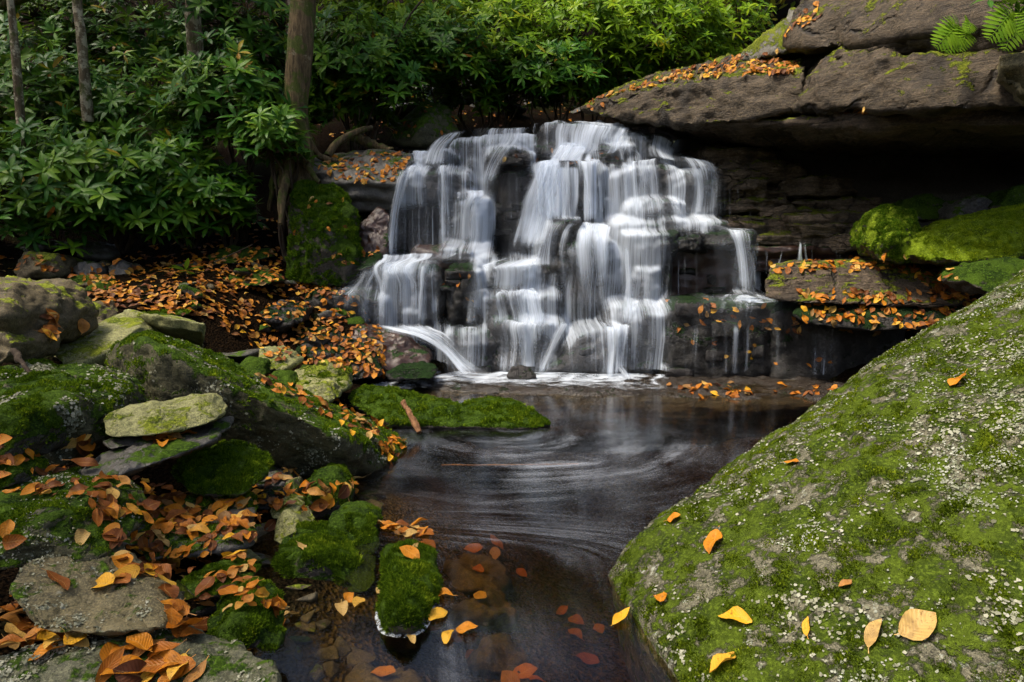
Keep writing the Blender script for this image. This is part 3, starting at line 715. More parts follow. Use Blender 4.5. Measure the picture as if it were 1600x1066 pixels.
rock('rock', 'reddish mossy rock beside the left curtain of water', [(545,395,6.3),(565,345,6.4),(590,322,6.45),(612,335,6.4),(606,395,6.25),(575,408,6.2)], 'wetred', back=.3, n=22)
rock('rock', 'low dark green rock at the foot of the mossy block', [(518,412,6.1),(540,396,6.2),(592,392,6.2),(600,412,6.05),(560,424,5.95)], 'wetmoss', back=.3, n=18)
rock('boulder', 'dark olive boulder behind the shelf left of the brink', [(608,222,8.0),(622,190,8.1),(662,150,8.3),(700,163,8.2),(720,205,8.0),(702,232,7.8),(640,234,7.7),(660,195,7.6)], 'boulder', 'boulder', back=.6, n=26)
rock('boulder', 'grey boulder half hidden behind the shrub left of the tree', [(400,222,7.6),(408,175,7.7),(432,160,7.7),(452,180,7.6),(452,222,7.5)], 'brown', 'boulder', back=.5, n=18)
Va, Qa = hull_verts([P(*q) for q in [(540,622,4.15),(560,608,4.3),(620,605,4.35),(680,622,4.25),(730,634,4.2),(730,668,3.95),(640,668,3.92),(565,645,4.0)]] + [P(*q) for q in [(560,612,4.6),(720,636,4.5)]] + [np.array((-.9,4.2,-.2)), np.array((-.3,4.2,-.2))], n=34, p=14, amp=.022, freq=6, seed=15)
Vb, Qb = hull_verts([P(*q) for q in [(700,634,4.2),(770,618,4.3),(800,624,4.25),(868,658,4.02),(842,670,3.92),(760,668,3.92),(690,668,3.94),(780,622,4.5)]] + [np.array((-.3,4.2,-.2)), np.array((.2,4.15,-.2))], n=34, p=12, amp=.018, freq=6, seed=16)
o = rock_obj('mossy_rock', np.vstack((Va, Vb)), np.vstack((Qa, Qb + len(Va))), M['mossall'])
tag(o, 'low wavy moss topped rock lying out into the pool', 'rock')
MESHES['log'] = (o, np.vstack((Va, Vb)), np.vstack((Qa, Qb + len(Va))))
# right side
rock('rock', 'brown rounded ledge rock topped with leaves right of the small fall', [(1188,440,5.45),(1205,416,5.5),(1300,408,5.55),(1420,404,5.5),(1500,425,5.3),(1530,455,5.1),(1500,485,5.0),(1360,480,5.1),(1250,476,5.2),(1190,470,5.3),(1215,408,6.2),(1480,402,6.2)], 'cliff', 'rock', n=34, p=18, strata=.01)
rock('rock', 'leaf littered step below the brown ledge rock', [(1230,490,5.2),(1260,470,5.45),(1480,462,5.35),(1560,470,5.1),(1540,510,4.9),(1380,520,5.0),(1260,508,5.1)], 'wetmoss', 'rock', n=26, back=.3, p=18)
rock('rock', 'mossy rock behind the top of the right boulder', [(1505,440,4.5),(1520,410,4.6),(1590,400,4.6),(1660,410,4.5),(1660,470,4.3),(1560,470,4.3)], 'mossall', 'rock', n=24, back=.4)
rock('moss_cushion', 'deep green moss mound in the shade left of the bright moss', [(1352,385,5.3),(1362,335,5.4),(1390,322,5.45),(1430,330,5.4),(1448,370,5.3),(1440,408,5.15),(1380,412,5.15),(1400,365,5.1)], 'brightmoss', 'moss', n=40, back=.4, amp=.035, freq=3.5, chip=.04)
rock('moss_cushion', 'bright yellow green moss bank under the overhang', [(1420,400,5.0),(1450,362,5.15),(1500,345,5.2),(1580,325,5.2),(1680,300,5.1),(1680,405,4.7),(1540,412,4.75),(1450,414,4.85),(1540,372,4.85)], 'brightmoss', 'moss', n=50, back=.5, amp=.035, freq=3.5, chip=.04)
rock('rock', 'mossy dark boulder under the cave roof behind the moss', [(1410,330,5.9),(1425,308,6),(1460,300,6),(1485,320,5.9),(1475,345,5.8),(1420,345,5.8)], 'mossall', 'rock', n=20, back=.4)
rock('rock', 'bare grey stone in the cave mouth above the bright moss', [(1490,335,5.6),(1500,312,5.7),(1530,304,5.7),(1560,318,5.6),(1540,345,5.5),(1500,346,5.5)], 'dark', 'rock', n=18, back=.3)
rock('rock', 'mossy rock in the cave at the right edge', [(1560,320,5.4),(1590,290,5.5),(1660,280,5.5),(1680,340,5.3),(1580,345,5.3)], 'mossall', 'rock', n=20, back=.4)
# loose stones half buried in the litter
GB = BVHTree.FromPolygons(GV.tolist(), GF.tolist())
def loose(poly, n, size, label, group, mats):
    xs_ = [q[0] for q in poly]; ys_ = [q[1] for q in poly]
    for k in range(n):
        hit = GB.ray_cast(Vector((0, 0, H)), ray(random.uniform(min(xs_), max(xs_)), random.uniform(min(ys_), max(ys_))))[0]
        if hit is None: continue
        s0 = random.uniform(*size); c = np.array(hit)
        W = [c + np.array((random.gauss(0, 1), random.gauss(0, .8), random.gauss(0, .45))) * s0 * .55 for _ in range(12)]
        Vv, Qq = hull_verts(W, n=10, p=16, amp=s0 * .06, freq=.8 / s0, seed=sd_())
        mm = random.choice(mats); big_ = s0 > (size[0] + size[1]) / 2
        look = {'mossall': 'green mossy', 'wetmoss': 'dark green wet', 'dark': 'dark grey', 'brown': 'brown', 'wet': 'black wet', 'yellow': 'yellowish', 'pale': 'pale', 'bed': 'sandy brown'}[mm]
        tag(rock_obj('loose_stone', Vv, Qq, M[mm]), ('larger ' if big_ else 'smaller ') + look + ' ' + label, 'stone', group)
loose([(260,440),(560,440),(560,590),(260,590)], 18, (.10,.24), 'stone half buried in the litter on the far left bank', 'stones in the far left litter', ('mossall','wetmoss','dark'))
loose([(130,400),(440,400),(440,460),(130,460)], 12, (.10,.22), 'stone in the shaded litter below the shrubs', 'stones in the shaded litter', ('mossall','dark','brown'))
loose([(480,120),(720,120),(720,200),(480,200)], 26, (.18,.5), 'stone in the dark bank behind the leafy shelf', 'stones in the dark bank', ('mossall','dark','dark'))
loose([(720,120),(1000,120),(1000,180),(720,180)], 22, (.18,.45), 'stone in the dark stream bank above the brink', 'stones above the brink', ('mossall','dark','wet'))
loose([(180,760),(460,760),(460,960),(180,960)], 16, (.05,.11), 'stone among the leaves at lower left', 'small stones at lower left', ('dark','wet','brown','yellow'))
loose([(440,740),(640,740),(640,800),(440,800)], 14, (.04,.09), 'pebble on the gravel by the low end of the long boulder', 'pebbles by the long boulder', ('dark','wet','brown','pale'))
loose([(430,900),(560,900),(560,1060),(430,1060)], 22, (.025,.06), 'pebble in the shallows at the bottom', 'pebbles in the shallows', ('bed','dark','brown'))
# under water
for lab, pts, m_ in [
    ('sunken brown rock under clear water right of the mossy stones', [(660,790,2.55),(740,760,2.75),(800,790,2.6),(780,830,2.4),(690,830,2.4)], 'bed'),
    ('sunken long rock by the upright moss stone', [(690,850,2.3),(780,830,2.4),(810,860,2.25),(760,890,2.15),(700,885,2.15)], 'bed'),
    ('sunken greenish rock at the bottom centre of the pool', [(745,985,1.75),(800,960,1.85),(860,985,1.75),(850,1030,1.62),(770,1035,1.62)], 'bed'),
    ('sunken slab at the bottom edge right of centre', [(840,1040,1.6),(930,1005,1.68),(1000,1040,1.58),(940,1100,1.42),(850,1100,1.45)], 'bed'),
    ('sunken brown stone left of the foam path at the bottom', [(560,1000,1.75),(640,1010,1.72),(660,1060,1.6),(580,1080,1.55),(530,1040,1.65)], 'bed'),
    ('sunken stone in the middle of the pool outlet', [(720,920,2.0),(780,900,2.1),(830,920,2.0),(800,950,1.9),(735,950,1.9)], 'bed')]:
    W = [P(*q) for q in pts]; c = np.mean(W, axis=0)
    W = [np.array((q[0], q[1], 0)) for q in W]; c = np.mean(W, axis=0); tz = float(terrain_z(np.array([c[0]]), np.array([c[1]]))[0])
    top = min(-.08, tz + .07)
    W = [np.array((q[0], q[1], top - random.uniform(0, .04))) for q in W] + [np.array((q[0] * 1.05, q[1], top - .2)) for q in W] + [c + np.array((0, 0, top + .02))]
    Vv, Qq = hull_verts(W, n=20, p=18, amp=.03, freq=7, chip=.03, seed=sd_())
    tag(rock_obj('sunken_rock', Vv, Qq, M[m_]), lab, 'rock')

# ------------------------------------------------------------------ falling water
def veil_mat():
    t = NT('falling_water')
    uv = t.n('UVMap').outputs[0]
    dn = t.n('Attribute', attribute_name='dens').outputs['Fac']
    a = t.noise(t.mul(uv, (9.0, 0.45, 1)), 1.0, 3, 0.5, 0.15)
    b = t.noise(t.mul(uv, (60.0, 0.7, 1)), 1.0, 4, 0.7, 0.1)
    c = t.noise(t.mul(uv, (5.0, 3.0, 1)), 1.0, 3, 0.5)
    s = t.math('ADD', t.math('ADD', t.math('MULTIPLY', a, 0.5), t.math('MULTIPLY', b, 0.38)), t.math('MULTIPLY', c, 0.12))
    al = t.math('MULTIPLY', t.math('ADD', t.math('SUBTRACT', s, 0.71), t.math('MULTIPLY', dn, 0.43)), 5.2, clamp=True)
    al = t.math('MULTIPLY', al, t.math('MULTIPLY_ADD', dn, 0.70, 0.16), clamp=True)
    al = t.math('ADD', al, t.math('MULTIPLY', t.math('MULTIPLY', dn, dn), t.math('MULTIPLY_ADD', s, 0.34, 0.0)), clamp=True)
    df = t.n('BsdfDiffuse'); df.inputs['Color'].default_value = (0.76, 0.83, 0.93, 1)
    tl = t.n('BsdfTranslucent'); tl.inputs['Color'].default_value = (0.76, 0.83, 0.93, 1)
    m1 = t.n('MixShader'); m1.inputs[0].default_value = 0.42; t.l(df.outputs[0], m1.inputs[1]); t.l(tl.outputs[0], m1.inputs[2])
    tr = t.n('BsdfTransparent')
    m2 = t.n('MixShader'); t.l(al, m2.inputs[0]); t.l(tr.outputs[0], m2.inputs[1]); t.l(m1.outputs[0], m2.inputs[2])
    return t.done(m2.outputs[0])
M['veil'] = veil_mat()
def froth_mat():
    t = NT('froth')
    pos = t.n('NewGeometry').outputs['Position']
    dn = t.n('Attribute', attribute_name='dens').outputs['Fac']
    a = t.noise(t.mul(pos, (5.0, 9.0, 1)), 1.0, 5, .62, .8)
    al = t.math('MULTIPLY', t.math('ADD', t.math('SUBTRACT', a, .86), t.math('MULTIPLY', dn, .66)), 1.5, clamp=True)
    df = t.n('BsdfDiffuse'); df.inputs['Color'].default_value = (0.76, 0.83, 0.93, 1)
    tr = t.n('BsdfTransparent'); mx = t.n('MixShader'); t.l(al, mx.inputs[0]); t.l(tr.outputs[0], mx.inputs[1]); t.l(df.outputs[0], mx.inputs[2])
    return t.done(mx.outputs[0])
M['froth'] = froth_mat()
fall = empty('waterfall', (0.6, 6.2, 0), 'broad silky white waterfall spilling down the dark stepped ledges', 'waterfall')
FILM = None
def cat(R, v):
    """Catmull-Rom through the rows R (k,5) at parameter v in 0..1"""
    k = len(R) - 1
    s = np.clip(v * k, 0, k - 1e-9); i = s.astype(int); f = (s - i)[:, None]
    g = lambda j: R[np.clip(j, 0, k)]
    p0, p1, p2, p3 = g(i - 1), g(i), g(i + 1), g(i + 2)
    return 0.5 * ((2 * p1) + (-p0 + p2) * f + (2 * p0 - 5 * p1 + 4 * p2 - p3) * f ** 2 + (-p0 + 3 * p1 - 3 * p2 + p3) * f ** 3)
def veil(rows, dens, nu=34, nv=26, edge=0.24, end=0.14, start=0.05, wob=0.04, name='water_veil', bow=0.05):
    R = []
    for (xl, yl, xr, yr, d) in rows:
        R.append(np.concatenate((P(xl, yl, d), P(xr, yr, d))))
    R = np.array(R)
    # space the parameter by length so that steps keep their shape
    v = np.linspace(0, 1, nv)
    C = cat(R, v)
    u = np.linspace(0, 1, nu)
    sdd = sd_()
    jl = fbm(np.stack((v * 1.1, v * 0 + sdd * .37, v * 0), -1), sdd, 3); jr = fbm(np.stack((v * 1.1, v * 0 + sdd * .53, v * 0 + 9), -1), sdd + 1, 3)
    wj = np.linalg.norm(R[0, 3:] - R[0, :3]) * .12
    C[:, 0] += jl * wj; C[:, 3] += jr * wj
    L, Rr = C[:, None, :3], C[:, None, 3:]
    G = L * (1 - u)[None, :, None] + Rr * u[None, :, None]
    wmet = np.linalg.norm(R[0, 3:] - R[0, :3])
    # slow bowing and rippling of the sheet
    q = np.stack((np.broadcast_to(u * wmet * 6, (nv, nu)), np.broadcast_to((v * 0.8)[:, None], (nv, nu)), np.full((nv, nu), sdd * 1.7)), -1).reshape(-1, 3)
    rip = (fbm(q, sdd, 3)).reshape(nv, nu)
    G[..., 1] += wob * rip - bow * (1 - (2 * u - 1) ** 2)[None, :]
    G[..., 2] += 0.35 * wob * rip
    if FILM is not None and name == 'water_veil':
        fx, fz, fy = FILM
        ii = np.clip(np.rint((G[..., 0] - fx[0]) / (fx[1] - fx[0])).astype(int), 0, len(fx) - 1)
        jj = np.clip(np.rint((G[..., 2] - fz[0]) / (fz[1] - fz[0])).astype(int), 0, len(fz) - 1)
        yf = fy[ii, jj]
        G[..., 1] = np.where((G[..., 1] > yf - .015) & (yf > 5.3), yf - .015, G[..., 1])
    seg = np.linalg.norm(np.diff(C[:, :3] + C[:, 3:], axis=0) / 2, axis=1)
    vl = np.concatenate(([0], np.cumsum(seg)))
    off = random.uniform(0, 60)
    UV = np.stack((np.broadcast_to(u * wmet + off, (nv, nu)), np.broadcast_to(vl[:, None] + off * .37, (nv, nu))), -1).reshape(-1, 2)
    q[:, 0] *= 2.2
    rag = fbm(q, sdd + 4, 2).reshape(nv, nu)
    eu = np.minimum(u, 1 - u)[None, :] / max(edge, 1e-3)
    ee = np.clip(eu + 0.5 * rag * (eu < 1.5), 0, 1)
    ev = np.clip(v / max(start, 1e-3), 0, 1)[:, None] * np.clip((1 - v) / max(end, 1e-3), 0, 1)[:, None]
    D = np.interp(v, np.linspace(0, 1, len(dens)), dens)[:, None] if isinstance(dens, (list, tuple)) else dens
    dn = np.clip(D * ee * ev * (1 + 0.25 * rag), 0, 1)
    V = G.reshape(-1, 3)
    o_ = np.array(fall.location)
    me = mesh_np(name, V - o_, grid_faces(nv, nu), True, UV, {'dens': dn.ravel()})
    return link(name, me, M['froth' if name == 'foam' else 'veil'], fall)
VE = [
 # brink
 ([(836,193,1000,202,7.12),(838,194,1005,205,6.95),(834,222,1002,222,6.82),(830,256,1000,242,6.72)], [.75,.85,.8]),
 ([(722,206,842,199,7.1),(720,207,842,200,7.0),(716,226,838,216,6.92),(713,262,800,258,6.7),(710,304,782,302,6.52)], [.55,.6,.5,.5]),
 ([(690,210,730,204,7.2),(672,222,724,216,6.98),(660,238,714,234,6.86),(652,264,708,264,6.62)], .72),
 ([(640,234,672,234,7.0),(632,248,668,246,6.85),(624,266,668,264,6.62)], .68),
 ([(775,215,845,210,6.95),(772,240,842,238,6.72)], .35),
 # left curtain
 ([(632,258,724,258,6.8),(622,265,724,264,6.55),(613,285,724,282,6.48),(606,340,724,335,6.45),(598,408,724,402,6.38)], [.8,.72,.5,.42,.5]),
 ([(622,264,642,264,6.58),(614,290,632,290,6.46),(605,350,622,350,6.42),(596,412,622,412,6.34)], .85),
 ([(682,258,704,258,6.62),(682,280,702,280,6.45),(682,400,704,400,6.36)], .85),
 ([(706,300,776,296,6.75),(703,310,776,304,6.5),(702,330,774,325,6.46),(698,402,770,398,6.3)], [.85,.7,.55,.6]),
 # centre
 ([(850,222,942,226,6.85),(846,240,945,240,6.66),(838,256,946,254,6.56)], .95),
 ([(892,250,948,250,6.6),(896,262,945,262,6.5),(899,300,942,300,6.46),(900,356,940,356,6.4)], [.95,.9,.85,.9]),
 ([(836,250,900,250,6.68),(826,264,900,262,6.52),(812,300,900,300,6.46),(800,345,895,350,6.42),(785,400,885,396,6.3)], [1.1,1.05,.98,.9,.72]),
 ([(838,252,884,252,6.56),(836,275,882,275,6.46),(840,350,882,350,6.36)], 1.15),
 ([(862,258,910,258,6.5),(866,350,910,350,6.38)], .85),
 ([(790,262,842,262,6.6),(778,340,830,340,6.5),(770,420,830,420,6.35)], .3),
 # right
 ([(985,203,1058,228,7.05),(990,212,1062,238,6.88),(992,228,1070,248,6.7),(996,246,1082,258,6.55)], .68),
 ([(935,222,1000,224,6.85),(935,230,1000,232,6.68),(940,258,1000,256,6.58)], .4),
 ([(966,254,1048,246,6.62),(966,262,1048,256,6.48),(964,300,1048,296,6.42),(962,356,1048,340,6.25)], [.75,.68,.58,.55]),
 ([(968,258,986,258,6.5),(970,280,984,280,6.42),(974,352,990,352,6.22)], .75),
 ([(1034,240,1100,252,6.56),(1040,254,1122,262,6.42),(1046,290,1124,290,6.38),(1048,345,1118,350,6.26)], [.75,.66,.55,.5]),
 ([(945,262,972,260,6.5),(945,350,972,350,6.35)], .38),
 ([(985,316,1075,312,6.45),(978,326,1090,324,6.28),(972,344,1110,346,6.12),(966,358,1150,362,6.0)], [.6,.5,.42,.35]),
 ([(1060,330,1110,345,6.25),(1090,345,1150,360,6.1),(1110,358,1180,368,6.0)], .6),
 ([(1124,358,1178,362,6.12),(1130,368,1181,368,5.98),(1136,400,1184,400,5.94),(1140,468,1188,468,5.86)], [.9,.88,.75,.8]),
 ([(1100,370,1130,368,6.05),(1106,400,1134,398,5.98),(1110,466,1140,466,5.9)], .4),
 # middle fans
 ([(888,346,984,350,6.35),(876,366,988,368,6.05),(870,400,990,400,5.95),(876,450,994,445,5.9),(884,512,1002,506,5.82)], [.95,.85,.62,.5,.5]),
 ([(845,345,885,345,6.3),(838,365,868,365,6.15),(826,400,865,400,6.08),(820,420,868,418,6.02)], .72),
 ([(965,380,992,382,5.96),(966,440,996,440,5.86),(958,512,990,510,5.76)], .85),
 ([(985,360,1050,362,6.05),(984,372,1050,376,5.95),(984,430,1046,430,5.9),(980,478,1044,474,5.8)], [.55,.5,.42,.5]),
 ([(978,470,1046,468,5.8),(976,482,1048,478,5.66),(980,540,1044,540,5.62),(982,592,1040,592,5.56)], [.7,.62,.5,.6]),
 ([(925,505,995,505,5.78),(930,518,992,516,5.6),(934,556,986,556,5.54),(928,594,984,592,5.48)], [.85,.8,.7,.8]),
 ([(872,508,930,512,5.75),(880,520,935,520,5.64),(870,592,935,592,5.5)], .38),
 ([(868,498,900,505,5.86),(856,520,888,522,5.74),(844,552,872,556,5.62),(826,590,866,590,5.5)], .85),
 # middle left steps
 ([(790,400,872,405,6.25),(745,414,870,412,6.08),(738,424,868,420,6.02),(734,462,870,456,5.96)], [.7,.85,.62,.6]),
 ([(734,454,876,452,5.98),(732,464,878,460,5.88),(734,485,880,485,5.84),(738,514,884,506,5.78)], [.85,.72,.62,.7]),
 ([(765,500,890,505,5.84),(758,510,888,512,5.72),(756,550,880,552,5.66),(752,594,870,592,5.54)], [.85,.62,.5,.65]),
 ([(738,425,760,425,6.05),(728,462,752,460,5.95),(724,514,750,512,5.84)], .8),
 ([(696,510,772,510,5.85),(692,518,770,518,5.72),(690,592,772,592,5.56)], [.75,.55,.6]),
 # left lower tier
 ([(592,396,752,392,6.35),(580,406,748,400,6.15),(566,420,692,414,6.0),(562,450,692,445,5.96),(566,512,692,510,5.86)], [.85,.8,.72,.55,.62]),
 ([(594,404,622,404,6.2),(584,430,622,428,5.97),(578,512,612,512,5.86)], .78),
 ([(655,412,684,412,6.02),(650,440,680,440,5.94),(640,512,678,512,5.85)], .75),
 ([(562,415,600,412,6.05),(545,440,592,436,5.94),(526,456,590,452,5.86),(556,470,590,466,5.82),(566,512,590,512,5.76)], .5),
 ([(560,506,700,506,5.78),(590,515,704,512,5.6),(630,526,712,520,5.48),(664,544,722,538,5.4),(684,568,742,562,5.32),(690,594,800,590,5.2)], [.5,.85,.8,.7,.75,.85]),
 # thin sheet and streams on the long right ledge
 ([(1090,460,1220,460,5.9),(1060,472,1250,474,5.66),(1046,490,1280,492,5.52),(1050,512,1300,522,5.46)], [.72,.5,.36,.3]),
 ([(1128,462,1200,462,5.86),(1110,470,1215,470,5.72)], .9),
 ([(455,462,470,462,5.8),(450,480,468,482,5.72),(440,502,466,504,5.64)], .8),
]
# a thin film of water that clings to the stepped rock and drops free below each lip
nxg, nzg = 330, 170
xs = np.linspace(-1.75, 3.0, nxg); zs = np.linspace(2.72, 0.06, nzg)
YF = np.full((nxg, nzg), 9.0)
for i in range(nxg):
    for j in range(nzg):
        h_ = CLB.ray_cast(Vector((xs[i], 4.3, zs[j])), Vector((0, 1, 0)))
        if h_[0] is not None: YF[i, j] = h_[0].y
YW = np.minimum.accumulate(YF, axis=1)
def blur(a, n, ax):
    k_ = np.ones(2 * n + 1) / (2 * n + 1)
    return np.apply_along_axis(lambda v_: np.convolve(np.pad(v_, n, mode='edge'), k_, 'valid'), ax, a)
YW = np.minimum(blur(blur(YW, 2, 0), 2, 1), YW)
YW = np.minimum(YW, np.minimum(np.roll(YW, 1, 0), np.roll(YW, -1, 0)) + .004)
YW = np.minimum(YW, np.roll(YW, -1, 1) + .012) - .024
XG, ZG = np.meshgrid(xs, zs, indexing='ij')
PX, PY, _ = project(np.stack((XG, YW, ZG), -1))
OUTL = [(690,205),(870,184),(960,188),(1050,225),(1122,262),(1125,340),(1190,365),(1192,468),(1052,474),(1046,590),(690,592),(560,522),(525,458),(588,405),(602,300),(612,264),(650,232)]
def inpoly_np(x, y, poly):
    c = np.zeros(x.shape, bool); j = len(poly) - 1
    for i in range(len(poly)):
        (xi, yi), (xj, yj) = poly[i], poly[j]
        c ^= ((yi > y) != (yj > y)) & (x < (xj - xi) * (y - yi) / (yj - yi + 1e-9) + xi)
        j = i
    return c
DM = inpoly_np(PX, PY, OUTL).astype(float)
DM = np.maximum(DM, .30 * inpoly_np(PX, PY, [(1050,462),(1230,462),(1300,500),(1300,524),(1050,520)]))
DM = np.maximum(DM, .16 * inpoly_np(PX, PY, [(1135,505),(1225,505),(1225,596),(1135,596)]))
wp_ = np.stack((XG * 4.5, ZG * 4.5, 0 * XG), -1).reshape(-1, 3)
PXW = PX + 13 * fbm(wp_, 71, 3).reshape(nxg, nzg); PYW = PY + 11 * fbm(wp_, 73, 3).reshape(nxg, nzg)
for (x0, x1, y0, y1, f_) in [(762,832,238,262,.15),(772,838,262,400,.45),(684,742,412,504,.05),(1046,1128,386,468,.05),(858,892,350,425,.15),(944,986,228,252,.1),(612,690,330,398,.42),(1120,1180,352,372,.4),(850,930,530,590,.55),(1055,1120,360,384,.3)]:
    DM *= 1 - (1 - f_) * ((PXW > x0) & (PXW < x1) & (PYW > y0) & (PYW < y1))
DM = blur(blur(DM, 4, 0), 3, 1)
rt = random.Random(5)
for xc_, wc_, dc_ in [(1084,6,1),(1148,8,.95),(1164,7,1),(1186,6,.95),(1212,6,.9),(1272,6,.85),(1284,6,.85)] + [(rt.uniform(1060, 1310), rt.uniform(3, 5), rt.uniform(.5, .75)) for _ in range(16)]:
    cw = 3.2 + 2.0 * fbm(np.stack((ZG.ravel() * 3, ZG.ravel() * 0 + xc_, ZG.ravel() * 0), -1), 5, 2).reshape(nxg, nzg)
    DM = np.maximum(DM, dc_ * np.exp(-((PX - xc_ - cw) / wc_) ** 2) * np.clip((PY - 500) / 14, 0, 1) * (PY < 600) * (YW < 6.2))
DM *= (YW < 7.6)
q_ = np.stack((XG * 6.0, ZG * .6, 0 * XG), -1).reshape(-1, 3)
DM *= np.clip(.60 + .24 * fbm(q_, 61, 3).reshape(nxg, nzg), .15, 1)
# thicker where water gathers on a tread and at its lip
SL = np.abs(np.gradient(YW, axis=1)) / (zs[0] - zs[1])
DM = np.clip(DM * (1 + .22 * np.clip(blur(SL, 1, 1), 0, 1.2)), 0, .95)
PL = np.cumsum(np.hypot(np.gradient(YW, axis=1), zs[0] - zs[1]), axis=1)
fr_ = .05 * fbm(np.stack((XG * 1.3, ZG * 1.3, 0 * XG), -1).reshape(-1, 3), 67, 2).reshape(nxg, nzg)
UVg = np.stack((XG + fr_, PL), -1).reshape(-1, 2)
Vg = np.stack((XG, YW, ZG), -1).reshape(-1, 3)
Fg = grid_faces(nxg, nzg)
ok = (DM.ravel()[Fg] > .02).any(1) & (Vg[:, 1][Fg].max(1) < 8.0) & (np.ptp(Vg[:, 1][Fg], axis=1) < .9)
Fg = Fg[ok]; us_ = np.unique(Fg); mp = np.full(len(Vg), -1); mp[us_] = np.arange(len(us_))
link('water_film', mesh_np('water_film', Vg[us_] - np.array(fall.location), mp[Fg], True, UVg[us_], {'dens': DM.ravel()[us_]}), M['veil'], fall)
FILM = (xs, zs, YW)
for i, (rows, dens) in enumerate(VE):
    nar = abs(rows[0][2] - rows[0][0]) < 34
    dens = [q * (.82 if nar else .98) for q in dens] if isinstance(dens, list) else dens * (.82 if nar else .98)
    veil(rows, dens, edge=.4 if nar else .3, start=.1)
    wx = abs(rows[0][2] - rows[0][0]) * .12 + 2
    soft = [q * .62 for q in dens] if isinstance(dens, list) else dens * .62
    veil([(a - wx, b, c + wx, d_, e - .035) for a, b, c, d_, e in rows], soft, edge=.38, wob=.06)
# foam lying at the foot of the fall
veil([(690,578,1050,584,5.6),(660,589,1050,592,5.36),(640,596,1060,599,5.14),(640,602,1090,606,4.98),(660,610,1110,614,4.86)], [.85,.95,.72,.5,.25], nu=80, nv=40, edge=.1, wob=.012, name='foam', bow=0)
veil([(545,592,690,588,5.4),(540,602,700,600,5.1),(540,608,720,608,4.98)], [.4,.7,.4], name='foam', bow=0, wob=.01)
veil([(1040,592,1330,598,5.46),(1040,600,1330,606,5.3)], [.55,.5], name='foam', bow=0, wob=.01)
# single thin streams: rounded threads of water
def thread(x, y0, y1, d, wpx=4, dens=.6, lean=0):
    d = d - (.07 if d < 5.6 else .03)
    veil([(x - wpx / 2, y0, x + wpx / 2, y0, d), (x - wpx / 2 + lean * .4, (y0 + y1) / 2, x + wpx / 2 + lean * .4, (y0 + y1) / 2, d - .03), (x - wpx * .8 + lean, y1, x + wpx * .8 + lean, y1, d - .02)], dens, nu=7, nv=12, edge=.3, start=.3, end=.06, wob=.006, name='water_thread', bow=.012)
for a in [(1125,272,335,6.4,3,.6),(1132,275,338,6.4,3,.5),(1140,280,338,6.4,3,.5),(1152,282,330,6.45,3,.5,4),(1172,290,340,6.45,2.5,.45),(1120,280,338,6.36,3,.5),
          (1222,388,412,6.0,3,.7,-6),(1250,374,410,6.0,7,.9),(1256,374,410,6.0,5,.7,4),(1268,376,408,6.0,3,.5),(1305,384,408,5.95,3,.5,4),(1312,386,408,5.95,2.5,.5),(1198,384,430,6.0,3,.45),
          (655,300,395,6.55,4,.55),(668,305,398,6.55,4,.5),(645,300,392,6.55,3,.5),(676,305,398,6.55,3,.45),(640,300,380,6.55,3,.4),
          (1060,384,465,6.15,3,.5),(1070,384,468,6.15,3,.45),(1088,384,468,6.12,3,.45),(1020,372,460,5.9,5,.5),(1048,390,470,5.94,5,.55,-8),
          (795,262,345,6.52,3,.6,4),(806,262,335,6.52,3,.55,3),(783,262,330,6.55,3,.4),(952,265,348,6.42,4,.6),(960,262,350,6.42,4,.55),(958,268,340,6.44,3,.5)]:
    thread(*a)

# ------------------------------------------------------------------ leaves: shapes and materials
def leaf_shape(L, Wd, seg=6, fold=.25, droop=.0, curl=.0, twist=.0, tip=.0, stalk=.12, ox=0.0):
    """a leaf along +X, blade in XY, midrib fold; returns verts, quads, uv"""
    V, UV = [], []
    for i in range(seg + 1):
        s = i / seg
        hw = Wd * .5 * (math.sin(math.pi * min(1, s * .96 + .02)) ** .75) * (1.12 - .25 * s)
        if i == seg: hw *= .15
        x = ox + L * s
        z = -droop * L * s * s + tip * L * max(0, s - .6) ** 2
        a = twist * (s - .5)
        for k, sgn in ((0, -1), (1, 0), (2, 1)):
            yy = sgn * hw
            zz = z + abs(sgn) * hw * (fold + curl * hw / max(Wd, 1e-6))
            V.append((x, yy * math.cos(a) - (zz - z) * math.sin(a), z + yy * math.sin(a) + (zz - z) * math.cos(a)))
            UV.append((s, .5 + .5 * sgn))
    Q = []
    for i in range(seg):
        for k in range(2):
            b = i * 3 + k
            Q.append((b, b + 3, b + 4, b + 1))
    if stalk:
        n0 = len(V)
        t = .012 * L
        V += [(ox - stalk * L, -t, .0), (ox - stalk * L, t, .0), (ox + .04 * L, t, .0), (ox + .04 * L, -t, .0)]
        UV += [(0, .5)] * 4
        Q.append((n0, n0 + 3, n0 + 2, n0 + 1))
    return np.array(V), np.array(Q), np.array(UV)

